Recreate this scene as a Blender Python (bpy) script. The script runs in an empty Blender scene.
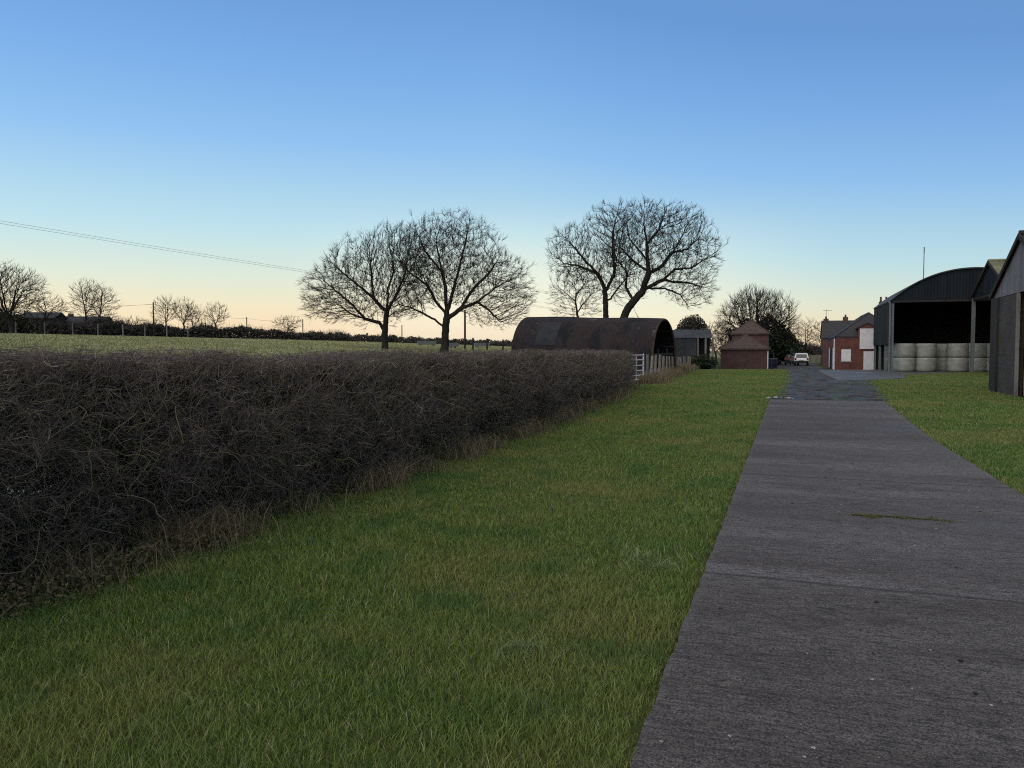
import bpy, math, random
import numpy as np
from mathutils import Vector, Matrix

rng = np.random.default_rng(11)
random.seed(11)
C = bpy.context.scene.collection
PI = math.pi

# ------------------------------------------------------------------ camera
F = 769.0
CAMZ = 1.6
PITCH = math.atan(34 / F)
RZ = -math.atan(0.36)            # heading of the concrete track


def P(px, py, d):
    """world point seen at (px, py) at depth d (metres in front of the lens)"""
    u = (px - 512) / F
    v = (384 - py) / F
    Y = math.cos(PITCH) + v * math.sin(PITCH)
    Z = -math.sin(PITCH) + v * math.cos(PITCH)
    k = d / Y
    return Vector((u * k, d, CAMZ + Z * k))


def PX(px, d):
    return P(px, 350, d).x


def PZ(py, d):
    return P(512, py, d).z


def W(L, d):
    """point at side offset L from the track heading line, depth d"""
    return Vector((0.36 * d + L, d, 0))


def sstep(a, b, x):
    t = np.clip((np.asarray(x, float) - a) / (b - a), 0, 1)
    return t * t * (3 - 2 * t)


def tz(x, y):
    x = np.asarray(x, float)
    y = np.asarray(y, float)
    yl = np.minimum(y, 140)
    p = (-4.9 + 0.31 * yl) - x
    pp = np.maximum(p - 4, 0)
    z = 4.0 * (1 - np.exp(-pp / 42))
    z = z - 0.4 * sstep(55, 85, y) * (1 - sstep(0, 30, p))
    z = z + 0.0055 * np.maximum(y - 150, 0) * (1 - sstep(400, 700, y) * 0.5) * sstep(0, 60, p)
    return z


def tzs(x, y):
    return float(tz(x, y))


# ------------------------------------------------------------------ mesh helpers
class MB:
    def __init__(self):
        self.v = []
        self.f = []

    def add(self, vs, fs):
        o = len(self.v)
        self.v += [tuple(p) for p in vs]
        self.f += [tuple(i + o for i in f) for f in fs]
        return self

    def box(self, x0, x1, y0, y1, z0, z1, rot=None, at=None):
        vs = [Vector((x, y, z)) for z in (z0, z1) for y in (y0, y1) for x in (x0, x1)]
        if rot is not None:
            vs = [rot @ p for p in vs]
        if at is not None:
            vs = [p + Vector(at) for p in vs]
        return self.add(vs, [(0, 2, 3, 1), (4, 5, 7, 6), (0, 1, 5, 4), (2, 6, 7, 3), (0, 4, 6, 2), (1, 3, 7, 5)])

    def prism(self, poly, axis, a, b):
        """poly: list of 2-D points, extruded along axis 'x','y' or 'z' from a to b"""
        n = len(poly)

        def mk(p, t):
            if axis == 'x':
                return (t, p[0], p[1])
            if axis == 'y':
                return (p[0], t, p[1])
            return (p[0], p[1], t)
        vs = [mk(p, a) for p in poly] + [mk(p, b) for p in poly]
        fs = [tuple(range(n))[::-1], tuple(range(n, 2 * n))]
        fs += [(i, (i + 1) % n, n + (i + 1) % n, n + i) for i in range(n)]
        return self.add(vs, fs)

    def tube(self, pts, r, n=8, cap=True):
        pts = [Vector(p) for p in pts]
        rs = r if isinstance(r, (list, tuple)) else [r] * len(pts)
        rings = []
        vs = []
        for i, p in enumerate(pts):
            d = (pts[min(i + 1, len(pts) - 1)] - pts[max(i - 1, 0)]).normalized()
            a = Vector((0, 0, 1)) if abs(d.z) < 0.9 else Vector((1, 0, 0))
            e1 = d.cross(a).normalized()
            e2 = d.cross(e1)
            for k in range(n):
                t = 2 * PI * k / n
                vs.append(p + (e1 * math.cos(t) + e2 * math.sin(t)) * rs[i])
        fs = []
        for i in range(len(pts) - 1):
            for k in range(n):
                fs.append((i * n + k, i * n + (k + 1) % n, (i + 1) * n + (k + 1) % n, (i + 1) * n + k))
        if cap:
            fs.append(tuple(range(n))[::-1])
            fs.append(tuple(range((len(pts) - 1) * n, len(pts) * n)))
        return self.add(vs, fs)

    def lathe(self, prof, n=16, at=(0, 0, 0), wob=0.0):
        vs = []
        for (r, z) in prof:
            for k in range(n):
                t = 2 * PI * k / n
                q = r * (1 + wob * math.sin(3 * t + z * 2))
                vs.append((at[0] + q * math.cos(t), at[1] + q * math.sin(t), at[2] + z))
        fs = []
        m = len(prof)
        for i in range(m - 1):
            for k in range(n):
                fs.append((i * n + k, i * n + (k + 1) % n, (i + 1) * n + (k + 1) % n, (i + 1) * n + k))
        fs.append(tuple(range(n))[::-1])
        fs.append(tuple(range((m - 1) * n, m * n)))
        return self.add(vs, fs)

    def clad(self, bot, top, nrm, pitch=0.15, amp=0.018):
        """corrugated sheet between polyline functions bot(t) and top(t), 0..1"""
        nrm = Vector(nrm)
        L = (Vector(bot(1)) - Vector(bot(0))).length
        n = max(4, int(L / pitch * 2))
        vs = []
        for i in range(n + 1):
            t = i / n
            o = nrm * (amp if i % 2 else -amp)
            vs.append(Vector(bot(t)) + o)
            vs.append(Vector(top(t)) + o)
        return self.add(vs, [(2 * i, 2 * i + 2, 2 * i + 3, 2 * i + 1) for i in range(n)])

    def obj(self, name, m, parent=None, loc=None, rz=0.0, smooth=False):
        me = bpy.data.meshes.new(name)
        me.from_pydata(self.v, [], self.f)
        me.update()
        if smooth:
            me.polygons.foreach_set('use_smooth', [True] * len(me.polygons))
        return link(name, me, m, parent, loc, rz)


def link(name, me, m, parent=None, loc=None, rz=0.0):
    o = bpy.data.objects.new(name, me)
    C.objects.link(o)
    if m is not None:
        me.materials.append(m)
    if parent is not None:
        o.parent = parent
    if loc is not None:
        o.location = loc
    o.rotation_euler = (0, 0, rz)
    return o


def np_obj(name, V, Fc, m, parent=None, loc=None, smooth=False):
    V = np.ascontiguousarray(V, dtype=np.float32)
    Fc = np.ascontiguousarray(Fc, dtype=np.int32)
    me = bpy.data.meshes.new(name)
    me.vertices.add(len(V))
    me.vertices.foreach_set('co', V.ravel())
    k = Fc.shape[1]
    me.loops.add(Fc.size)
    me.loops.foreach_set('vertex_index', Fc.ravel())
    me.polygons.add(len(Fc))
    me.polygons.foreach_set('loop_start', np.arange(0, Fc.size, k, dtype=np.int32))
    me.polygons.foreach_set('loop_total', np.full(len(Fc), k, dtype=np.int32))
    if smooth:
        me.polygons.foreach_set('use_smooth', np.ones(len(Fc), dtype=bool))
    me.update(calc_edges=True)
    return link(name, me, m, parent, loc)


def tubes(PT, R, n=3):
    """PT (N,K,3) polylines, R (N,K) radii -> verts, quads"""
    N, K, _ = PT.shape
    d = np.empty_like(PT)
    d[:, 1:-1] = PT[:, 2:] - PT[:, :-2]
    d[:, 0] = PT[:, 1] - PT[:, 0]
    d[:, -1] = PT[:, -1] - PT[:, -2]
    d /= np.linalg.norm(d, axis=2, keepdims=True) + 1e-9
    a = np.where(np.abs(d[:, :1, 2:3]) < 0.9, np.array([0, 0, 1.0]), np.array([1.0, 0, 0]))
    e1 = np.cross(d, np.broadcast_to(a, d.shape))
    e1 /= np.linalg.norm(e1, axis=2, keepdims=True) + 1e-9
    e2 = np.cross(d, e1)
    t = np.arange(n) * 2 * PI / n
    V = PT[:, :, None, :] + R[:, :, None, None] * (e1[:, :, None, :] * np.cos(t)[:, None] + e2[:, :, None, :] * np.sin(t)[:, None])
    idx = np.arange(N * K * n).reshape(N, K, n)
    q = np.stack([idx[:, :-1, :], np.roll(idx, -1, 2)[:, :-1, :], np.roll(idx, -1, 2)[:, 1:, :], idx[:, 1:, :]], axis=-1)
    return V.reshape(-1, 3), q.reshape(-1, 4)


def cards(cen, size, rg, up=0.0, asp=1.0):
    """small randomly turned leaf quads"""
    N = len(cen)
    a = rg.normal(size=(N, 3))
    a[:, 2] += up
    a /= np.linalg.norm(a, axis=1, keepdims=True)
    b = rg.normal(size=(N, 3))
    b = np.cross(a, b)
    b /= np.linalg.norm(b, axis=1, keepdims=True)
    s = np.asarray(size).reshape(-1, 1)
    V = np.stack([cen - a * s * asp, cen + b * s * 0.5, cen + a * s * asp, cen - b * s * 0.5], axis=1)
    return V.reshape(-1, 3), np.arange(N * 4).reshape(N, 4)


def thing(name, label, cat, loc=(0, 0, 0), rz=0.0, group=None):
    o = bpy.data.objects.new(name, None)
    C.objects.link(o)
    o.empty_display_size = 0.3
    o.location = loc
    o.rotation_euler = (0, 0, rz)
    o['label'] = label
    o['category'] = cat
    if group:
        o['group'] = group
    return o


def tag(o, label, cat, group=None):
    o['label'] = label
    o['category'] = cat
    if group:
        o['group'] = group
    return o


def kind(o, k, label=None, cat=None):
    o['kind'] = k
    if label:
        o['label'] = label
    if cat:
        o['category'] = cat
    return o


# ------------------------------------------------------------------ materials
def new_mat(name):
    m = bpy.data.materials.new(name)
    m.use_nodes = True
    nt = m.node_tree
    nt.nodes.clear()
    out = nt.nodes.new('ShaderNodeOutputMaterial')
    b = nt.nodes.new('ShaderNodeBsdfPrincipled')
    nt.links.new(b.outputs[0], out.inputs[0])
    return m, nt, b


def ramp(nt, fac, stops, interp='LINEAR'):
    r = nt.nodes.new('ShaderNodeValToRGB')
    el = r.color_ramp.elements
    while len(el) < len(stops):
        el.new(0.5)
    for e, (p, c) in zip(el, stops):
        e.position = p
        if isinstance(c, (int, float)):
            c = (c, c, c)
        e.color = (c[0], c[1], c[2], 1)
    r.color_ramp.interpolation = interp
    nt.links.new(fac, r.inputs[0])
    return r.outputs[0]


def coords(nt, scale=(1, 1, 1), space='Object', rot=(0, 0, 0)):
    t = nt.nodes.new('ShaderNodeTexCoord')
    mp = nt.nodes.new('ShaderNodeMapping')
    mp.inputs['Scale'].default_value = scale
    mp.inputs['Rotation'].default_value = rot
    nt.links.new(t.outputs[space], mp.inputs[0])
    return mp.outputs[0]


def noise(nt, vec, scale, detail=4, rough=0.55, dist=0.0):
    n = nt.nodes.new('ShaderNodeTexNoise')
    n.inputs['Scale'].default_value = scale
    n.inputs['Detail'].default_value = detail
    n.inputs['Roughness'].default_value = rough
    n.inputs['Distortion'].default_value = dist
    nt.links.new(vec, n.inputs['Vector'])
    return n.outputs['Fac']


def mix(nt, a, b, fac, mode='MIX'):
    n = nt.nodes.new('ShaderNodeMix')
    n.data_type = 'RGBA'
    n.blend_type = mode
    for sock, v in ((n.inputs['Factor'], fac), (n.inputs['A'], a), (n.inputs['B'], b)):
        if isinstance(v, (int, float)):
            sock.default_value = v if sock.type == 'VALUE' else (v, v, v, 1)
        elif isinstance(v, tuple):
            sock.default_value = (*v, 1)
        else:
            nt.links.new(v, sock)
    return n.outputs['Result']


def math_n(nt, op, a, b=None, clamp=False):
    n = nt.nodes.new('ShaderNodeMath')
    n.operation = op
    n.use_clamp = clamp
    for i, v in enumerate((a, b)):
        if v is None:
            continue
        if isinstance(v, (int, float)):
            n.inputs[i].default_value = v
        else:
            nt.links.new(v, n.inputs[i])
    return n.outputs[0]


def bump(nt, b, h, strength=0.4, dist=0.02):
    n = nt.nodes.new('ShaderNodeBump')
    n.inputs['Strength'].default_value = strength
    n.inputs['Distance'].default_value = dist
    nt.links.new(h, n.inputs['Height'])
    nt.links.new(n.outputs[0], b.inputs['Normal'])


def speckle(name, cols, scale=3.0, stretch=(1, 1, 1), rough=0.85, bmp=0.3, bdist=0.02, spec=0.3, metal=0.0, fine=12.0):
    """two scales of noise through a colour ramp"""
    m, nt, b = new_mat(name)
    v = coords(nt, stretch)
    n1 = noise(nt, v, scale, 6, 0.6)
    n2 = noise(nt, v, scale * fine, 4, 0.7)
    f = math_n(nt, 'ADD', math_n(nt, 'MULTIPLY', n1, 0.68), math_n(nt, 'MULTIPLY', n2, 0.32))
    k = len(cols)
    st = [(0.34 + 0.32 * i / max(1, k - 1), c) for i, c in enumerate(cols)]
    nt.links.new(ramp(nt, f, st), b.inputs['Base Color'])
    b.inputs['Roughness'].default_value = rough
    b.inputs['Specular IOR Level'].default_value = spec
    b.inputs['Metallic'].default_value = metal
    if bmp:
        bump(nt, b, f, bmp, bdist)
    return m


def island(name, cols, rough=0.8, patch=None, spec=0.25, trans=0.0):
    """colour varies from one blade or twig to the next, and over broad patches"""
    m, nt, b = new_mat(name)
    g = nt.nodes.new('ShaderNodeNewGeometry')
    k = len(cols)
    c = ramp(nt, g.outputs['Random Per Island'], [(i / max(1, k - 1), q) for i, q in enumerate(cols)])
    if patch:
        v = coords(nt)
        n1 = noise(nt, v, patch[0], 4, 0.6)
        c = mix(nt, c, patch[1], math_n(nt, 'MULTIPLY', ramp(nt, n1, [(0.45, 0), (0.60, 1)]), patch[2]))
        n2 = noise(nt, v, patch[0] * 4.3, 3, 0.6)
        c = mix(nt, c, patch[3], math_n(nt, 'MULTIPLY', ramp(nt, n2, [(0.5, 0), (0.68, 1)]), patch[4]))
    nt.links.new(c, b.inputs['Base Color'])
    b.inputs['Roughness'].default_value = rough
    b.inputs['Specular IOR Level'].default_value = spec
    if trans:
        out = [n for n in nt.nodes if n.type == 'OUTPUT_MATERIAL'][0]
        tr = nt.nodes.new('ShaderNodeBsdfTranslucent')
        nt.links.new(c, tr.inputs[0])
        ms = nt.nodes.new('ShaderNodeMixShader')
        ms.inputs[0].default_value = trans
        nt.links.new(b.outputs[0], ms.inputs[1])
        nt.links.new(tr.outputs[0], ms.inputs[2])
        nt.links.new(ms.outputs[0], out.inputs[0])
    return m


def brick_mat(name, c1, c2, mortar, scale=1.0):
    m, nt, b = new_mat(name)
    t = nt.nodes.new('ShaderNodeTexCoord')
    sep = nt.nodes.new('ShaderNodeSeparateXYZ')
    nt.links.new(t.outputs['Object'], sep.inputs[0])
    cb = nt.nodes.new('ShaderNodeCombineXYZ')
    nt.links.new(math_n(nt, 'ADD', sep.outputs[0], sep.outputs[1]), cb.inputs[0])
    nt.links.new(sep.outputs[2], cb.inputs[1])
    br = nt.nodes.new('ShaderNodeTexBrick')
    br.inputs['Scale'].default_value = 1.0 / scale
    br.inputs['Brick Width'].default_value = 0.225
    br.inputs['Row Height'].default_value = 0.075
    br.inputs['Mortar Size'].default_value = 0.010
    br.inputs['Color1'].default_value = (*c1, 1)
    br.inputs['Color2'].default_value = (*c2, 1)
    br.inputs['Mortar'].default_value = (*mortar, 1)
    nt.links.new(cb.outputs[0], br.inputs['Vector'])
    v = coords(nt)
    n = noise(nt, v, 1.3, 5, 0.65)
    c = mix(nt, br.outputs['Color'], tuple(x * 0.35 for x in c1), ramp(nt, n, [(0.42, 0), (0.75, 0.75)]))
    nt.links.new(c, b.inputs['Base Color'])
    b.inputs['Roughness'].default_value = 0.9
    bump(nt, b, br.outputs['Fac'], -0.3, 0.01)
    return m


M = {}
M['bark'] = speckle('bark', [(0.014, 0.012, 0.010), (0.026, 0.022, 0.018), (0.045, 0.039, 0.03)], 2.0, (1, 1, .3), 0.95, 0.6, 0.05)
M['twig'] = island('twig', [(0.028, 0.022, 0.02), (0.05, 0.04, 0.034), (0.035, 0.03, 0.024)], 0.9)
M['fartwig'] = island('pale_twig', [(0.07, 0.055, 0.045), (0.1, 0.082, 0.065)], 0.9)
M['ivy'] = island('ivy', [(0.012, 0.02, 0.01), (0.022, 0.034, 0.014), (0.035, 0.045, 0.02)], 0.6)
M['browncover'] = island('winter_scrub', [(0.04, 0.034, 0.03), (0.075, 0.064, 0.056), (0.055, 0.055, 0.038)], 0.9)
M['hedgetwig'] = island('hawthorn_twig', [(0.066, 0.048, 0.047), (0.135, 0.098, 0.095), (0.21, 0.16, 0.148), (0.10, 0.082, 0.064), (0.42, 0.345, 0.285)], 0.8,
                        (0.9, (0.115, 0.11, 0.078), 0.4, (0.075, 0.062, 0.07), 0.35))
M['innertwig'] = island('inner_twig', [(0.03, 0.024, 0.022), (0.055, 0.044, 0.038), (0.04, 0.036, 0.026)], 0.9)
M['hedgebranch'] = island('mossy_branch', [(0.09, 0.07, 0.055), (0.16, 0.155, 0.06), (0.24, 0.20, 0.145), (0.11, 0.09, 0.075), (0.14, 0.145, 0.06)], 0.85)
M['bramble'] = island('bramble_leaf', [(0.05, 0.07, 0.025), (0.12, 0.10, 0.055), (0.14, 0.09, 0.055), (0.08, 0.11, 0.04)], 0.7)
M['grass'] = island('grass_blade', [(0.045, 0.09, 0.014), (0.19, 0.275, 0.048), (0.09, 0.16, 0.036), (0.28, 0.33, 0.085), (0.055, 0.115, 0.02), (0.215, 0.30, 0.056), (0.13, 0.20, 0.036), (0.46, 0.43, 0.25)], 0.62,
                    (0.33, (0.30, 0.27, 0.09), 0.6, (0.06, 0.165, 0.04), 0.65), 0.28, 0.25)
M['drygrass'] = island('dry_grass', [(0.22, 0.165, 0.10), (0.30, 0.24, 0.15), (0.16, 0.12, 0.07), (0.12, 0.11, 0.05)], 0.8, None, 0.2, 0.2)
M['wood'] = speckle('weathered_wood', [(0.10, 0.085, 0.068), (0.2, 0.175, 0.145), (0.3, 0.27, 0.23)], 3, (1, 1, .15), 0.9)
M['palewood'] = speckle('pale_cladding', [(0.10, 0.094, 0.105), (0.165, 0.155, 0.17), (0.23, 0.215, 0.23)], 2.0, (1, 1, .12), 0.8, 0.2)
M['darkwood'] = speckle('dark_timber', [(0.02, 0.018, 0.016), (0.045, 0.04, 0.035)], 3, (1, 1, .2), 0.9)
M['blacksheet'] = speckle('black_sheet', [(0.008, 0.010, 0.013), (0.015, 0.019, 0.023), (0.03, 0.035, 0.039)], 0.8, (1, 1, .25), 0.65, 0.1)
M['gablesheet'] = speckle('dark_gable_sheet', [(0.003, 0.006, 0.009), (0.007, 0.011, 0.015), (0.016, 0.022, 0.026)], 1.1, (1, 1, .15), 0.8, 0.1)
M['greysheet'] = speckle('grey_sheet', [(0.03, 0.034, 0.035), (0.052, 0.056, 0.056), (0.085, 0.088, 0.084)], 0.9, (1, 1, .2), 0.7, 0.1)
M['rust'] = speckle('rusty_sheet', [(0.006, 0.007, 0.010), (0.010, 0.011, 0.015), (0.034, 0.022, 0.020), (0.012, 0.013, 0.018), (0.090, 0.070, 0.062)], 0.75, (1, 1, .35), 0.85, 0.2, 0.02, 0.3, 0.0, 6)
M['palerust'] = speckle('bleached_sheet', [(0.012, 0.013, 0.016), (0.032, 0.034, 0.039), (0.016, 0.014, 0.016)], 1.1, (1, 1, 1), 0.75)
M['rustedge'] = speckle('rust_edge', [(0.045, 0.027, 0.022), (0.10, 0.055, 0.042)], 4, (1, 1, 1), 0.9)
M['lichen'] = speckle('lichen_roof', [(0.10, 0.10, 0.07), (0.19, 0.185, 0.115), (0.27, 0.25, 0.15)], 1.2, (1, 1, 1), 0.9)
M['steel'] = speckle('galvanised', [(0.15, 0.16, 0.17), (0.25, 0.26, 0.265)], 5, (1, 1, 1), 0.55, 0.05, 0.01, 0.4, 0.3)
M['post'] = speckle('painted_post', [(0.10, 0.115, 0.11), (0.19, 0.20, 0.19)], 3, (1, 1, .2), 0.7)
M['gatewhite'] = speckle('white_gate', [(0.5, 0.5, 0.5), (0.72, 0.72, 0.72)], 6, (1, 1, 1), 0.6, 0.05)
M['white'] = speckle('white_board', [(0.62, 0.6, 0.63), (0.78, 0.77, 0.8)], 2, (1, 1, 1), 0.7, 0.05)
M['bale'] = speckle('pale_wrap', [(0.19, 0.20, 0.165), (0.27, 0.282, 0.24), (0.35, 0.36, 0.32)], 1.6, (1, 1, 2.0), 0.45, 0.25, 0.03)
M['brickred'] = brick_mat('red_brick', (0.19, 0.052, 0.038), (0.12, 0.036, 0.03), (0.13, 0.085, 0.07))
M['brickold'] = brick_mat('old_brick', (0.11, 0.045, 0.04), (0.078, 0.036, 0.034), (0.09, 0.066, 0.058))
M['brickdull'] = brick_mat('dull_brick', (0.15, 0.05, 0.042), (0.10, 0.04, 0.036), (0.12, 0.09, 0.08))
M['brickbrown'] = brick_mat('brown_block', (0.075, 0.058, 0.046), (0.05, 0.04, 0.033), (0.07, 0.06, 0.05), 2.2)
M['tile'] = speckle('clay_tile', [(0.05, 0.036, 0.034), (0.09, 0.062, 0.054), (0.12, 0.085, 0.07)], 2.5, (1, 1, 3), 0.9)
M['slate'] = speckle('slate', [(0.03, 0.03, 0.034), (0.055, 0.052, 0.055)], 2.5, (1, 1, 3), 0.75)
M['whitecar'] = speckle('white_paint', [(0.7, 0.7, 0.7), (0.78, 0.78, 0.78)], 2, (1, 1, 1), 0.3, 0.0)
M['darkcar'] = speckle('dark_paint', [(0.012, 0.013, 0.017), (0.02, 0.021, 0.026)], 2, (1, 1, 1), 0.3, 0.0)
M['glass'] = speckle('car_glass', [(0.02, 0.022, 0.026), (0.03, 0.032, 0.036)], 2, (1, 1, 1), 0.08, 0.0, 0.01, 0.5)
M['rubber'] = speckle('rubber', [(0.012, 0.012, 0.012), (0.025, 0.025, 0.025)], 8, (1, 1, 1), 0.85)
M['redlamp'] = speckle('red_lens', [(0.25, 0.02, 0.02), (0.3, 0.03, 0.03)], 8, (1, 1, 1), 0.25, 0)
M['bluebin'] = speckle('blue_plastic', [(0.012, 0.016, 0.032), (0.02, 0.026, 0.045)], 4, (1, 1, 1), 0.5, 0.05)
M['fencepanel'] = speckle('pale_panel', [(0.20, 0.19, 0.13), (0.30, 0.28, 0.2)], 2, (1, 1, .2), 0.9)
M['wire'] = speckle('cable', [(0.03, 0.03, 0.032), (0.05, 0.05, 0.052)], 2, (1, 1, 1), 0.6, 0)
M['stone'] = island('stone', [(0.12, 0.115, 0.11), (0.36, 0.345, 0.33), (0.2, 0.19, 0.18)], 0.8)
M['darkclod'] = island('mud_clod', [(0.02, 0.018, 0.016), (0.035, 0.03, 0.026)], 0.9)
M['dirt'] = speckle('bare_earth', [(0.04, 0.032, 0.025), (0.075, 0.06, 0.045)], 3, (1, 1, 1), 0.95)

# ground
m, nt, b = new_mat('ground_cover')
v = coords(nt)
n1 = noise(nt, v, 0.06, 5, 0.6)
n2 = noise(nt, v, 0.9, 5, 0.65)
n3 = noise(nt, v, 14, 3, 0.7)
near = ramp(nt, n2, [(0.35, (0.04, 0.05, 0.016)), (0.5, (0.055, 0.066, 0.02)), (0.66, (0.08, 0.078, 0.032))])
far = ramp(nt, n1, [(0.34, (0.20, 0.205, 0.09)), (0.5, (0.24, 0.235, 0.11)), (0.68, (0.30, 0.27, 0.15))])
sep = nt.nodes.new('ShaderNodeSeparateXYZ')
nt.links.new(v, sep.inputs[0])
pd = math_n(nt, 'SUBTRACT', math_n(nt, 'MULTIPLY', sep.outputs[1], 0.31), math_n(nt, 'ADD', sep.outputs[0], 6.5))
fac = math_n(nt, 'MULTIPLY', pd, 0.25, True)
c = mix(nt, near, far, fac)
c = mix(nt, c, (0.03, 0.045, 0.012), math_n(nt, 'MULTIPLY', ramp(nt, n3, [(0.4, 0), (0.7, 1)]), 0.45))
nt.links.new(c, b.inputs['Base Color'])
b.inputs['Roughness'].default_value = 1.0
b.inputs['Specular IOR Level'].default_value = 0.1
bump(nt, b, math_n(nt, 'ADD', n3, n2), 0.6, 0.06)
M['ground'] = m

# concrete track (object axes: x across, y along)
m, nt, b = new_mat('brushed_concrete')
v = coords(nt)
vs = coords(nt, (6.5, 36, 1))
nb = noise(nt, vs, 1.0, 5, 0.7, 0.4)                 # tamped ridges across the slab
vb = coords(nt, (0.30, 1.25, 1))
nbl = noise(nt, vb, 0.55, 5, 0.6)
nbl2 = noise(nt, vb, 2.1, 4, 0.6, 0.5)
nf = noise(nt, v, 60, 3, 0.8)
vo = nt.nodes.new('ShaderNodeTexVoronoi')
vo.inputs['Scale'].default_value = 34
nt.links.new(v, vo.inputs['Vector'])
c = ramp(nt, nbl, [(0.34, (0.092, 0.076, 0.069)), (0.5, (0.132, 0.115, 0.109)), (0.66, (0.185, 0.17, 0.165))])
c = mix(nt, c, (0.075, 0.058, 0.05), ramp(nt, nbl2, [(0.48, 0), (0.66, 0.7)]))
c = mix(nt, c, (0.018, 0.017, 0.017), ramp(nt, nb, [(0.34, 0.85), (0.50, 0)]))
c = mix(nt, c, (0.24, 0.222, 0.212), ramp(nt, nb, [(0.55, 0), (0.72, 0.6)]))  # highlight along the ridge crests, painted into the colour
c = mix(nt, c, (0.022, 0.021, 0.021), ramp(nt, noise(nt, v, 80, 2, 0.8), [(0.38, 0.9), (0.52, 0)]))
c = mix(nt, c, (0.17, 0.165, 0.165), ramp(nt, nf, [(0.54, 0), (0.70, 0.6)]))
c = mix(nt, c, (0.30, 0.29, 0.28), ramp(nt, vo.outputs['Distance'], [(0.04, 0.55), (0.10, 0)]))
sep = nt.nodes.new('ShaderNodeSeparateXYZ')
nt.links.new(v, sep.inputs[0])
wob = math_n(nt, 'ADD', sep.outputs[1], math_n(nt, 'MULTIPLY', noise(nt, v, 1.5, 3), 0.08))
fr = math_n(nt, 'ABSOLUTE', math_n(nt, 'SUBTRACT', math_n(nt, 'FRACT', math_n(nt, 'DIVIDE', math_n(nt, 'ADD', wob, 1.35), 4.6)), 0.5))
joint = ramp(nt, fr, [(0.0, 1), (0.0022, 1), (0.005, 0)])
slab = nt.nodes.new('ShaderNodeTexWhiteNoise')
slab.noise_dimensions = '1D'
nt.links.new(math_n(nt, 'FLOOR', math_n(nt, 'DIVIDE', math_n(nt, 'ADD', wob, 3.65), 4.6)), slab.inputs['W'])
c = mix(nt, c, ramp(nt, slab.outputs['Value'], [(0, (0.88, 0.85, 0.83)), (1, (1.06, 1.05, 1.06))]), 1.0, 'MULTIPLY')
gr = noise(nt, v, 105, 2, 0.9)
c = mix(nt, c, ramp(nt, gr, [(0.34, (0.35, 0.35, 0.35)), (0.5, (0.9, 0.9, 0.9)), (0.64, (1.5, 1.48, 1.45))]), 1.0, 'MULTIPLY')
edge_ = math_n(nt, 'MINIMUM', math_n(nt, 'ADD', sep.outputs[0], 0.55), math_n(nt, 'SUBTRACT', 2.39, sep.outputs[0]))
c = mix(nt, c, (0.14, 0.13, 0.12), math_n(nt, 'MULTIPLY', ramp(nt, edge_, [(0.0, 1), (0.07, 0)]), ramp(nt, noise(nt, v, 9, 4, .7), [(0.42, 0.0), (0.62, 0.5)])))
jbroad = ramp(nt, fr, [(0.0, 1), (0.07, 0)])
c = mix(nt, c, (0.022, 0.02, 0.018), math_n(nt, 'MULTIPLY', joint, 0.85))
nt.links.new(c, b.inputs['Base Color'])
wet = math_n(nt, 'MULTIPLY', ramp(nt, nbl2, [(0.35, 1), (0.6, 0.25)]), ramp(nt, nbl, [(0.4, 0.9), (0.6, 0.2)]))
damp = math_n(nt, 'MULTIPLY', ramp(nt, nbl, [(0.36, 1), (0.5, 0)]), ramp(nt, math_n(nt, 'MULTIPLY', sep.outputs[0], 0.3), [(0.15, 0.1), (0.6, 1)]))
nt.links.new(ramp(nt, damp, [(0.0, 0.88), (1.0, 0.42)]), b.inputs['Roughness'])
b.inputs['Specular IOR Level'].default_value = 0.35
h = math_n(nt, 'ADD', math_n(nt, 'MULTIPLY', nb, 1.0), math_n(nt, 'MULTIPLY', nf, 0.35))
bump(nt, b, h, 0.8, 0.014)
M['concrete'] = m

# broken farm track with wheel ruts
m, nt, b = new_mat('wet_track')
v = coords(nt)
va = coords(nt, (1.5, 0.30, 1))
na = noise(nt, va, 1.0, 4, 0.6, 0.3)
nb = noise(nt, v, 1.5, 5, 0.7)
nc = noise(nt, v, 22, 3, 0.75)
c = ramp(nt, nb, [(0.36, (0.024, 0.022, 0.021)), (0.5, (0.052, 0.048, 0.045)), (0.64, (0.125, 0.115, 0.112))])
c = mix(nt, c, (0.015, 0.015, 0.016), ramp(nt, na, [(0.5, 0), (0.64, 0.85)]))
c = mix(nt, c, (0.2, 0.19, 0.18), ramp(nt, nc, [(0.6, 0), (0.74, 0.5)]))
nt.links.new(c, b.inputs['Base Color'])
nt.links.new(ramp(nt, na, [(0.42, 0.95), (0.60, 0.5)]), b.inputs['Roughness'])
b.inputs['Specular IOR Level'].default_value = 0.25
sep = nt.nodes.new('ShaderNodeSeparateXYZ')
nt.links.new(v, sep.inputs[0])
endy = math_n(nt, 'ADD', math_n(nt, 'SUBTRACT', sep.outputs[1], 26.15), math_n(nt, 'ADD', math_n(nt, 'MULTIPLY', nb, 1.0), -0.9))
c = mix(nt, c, (0.022, 0.022, 0.014), ramp(nt, endy, [(0.0, 0.9), (0.35, 0)]))
mid = noise(nt, coords(nt, (0.9, 0.12, 1)), 1.0, 3, 0.5)
c = mix(nt, c, (0.05, 0.06, 0.028), ramp(nt, mid, [(0.52, 0), (0.66, 0.7)]))
nt.links.new(c, b.inputs['Base Color'])
bump(nt, b, math_n(nt, 'ADD', nb, nc), 0.9, 0.05)
M['track'] = m
M['apron'] = speckle('yard_concrete', [(0.04, 0.04, 0.04), (0.075, 0.073, 0.073), (0.09, 0.088, 0.087), (0.28, 0.27, 0.27)], 0.45, (1, 1, 1), 0.6, 0.2)  # palest tone paints the reflection of wet patches into the colour
m, nt, b = new_mat('puddle_water')
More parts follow.
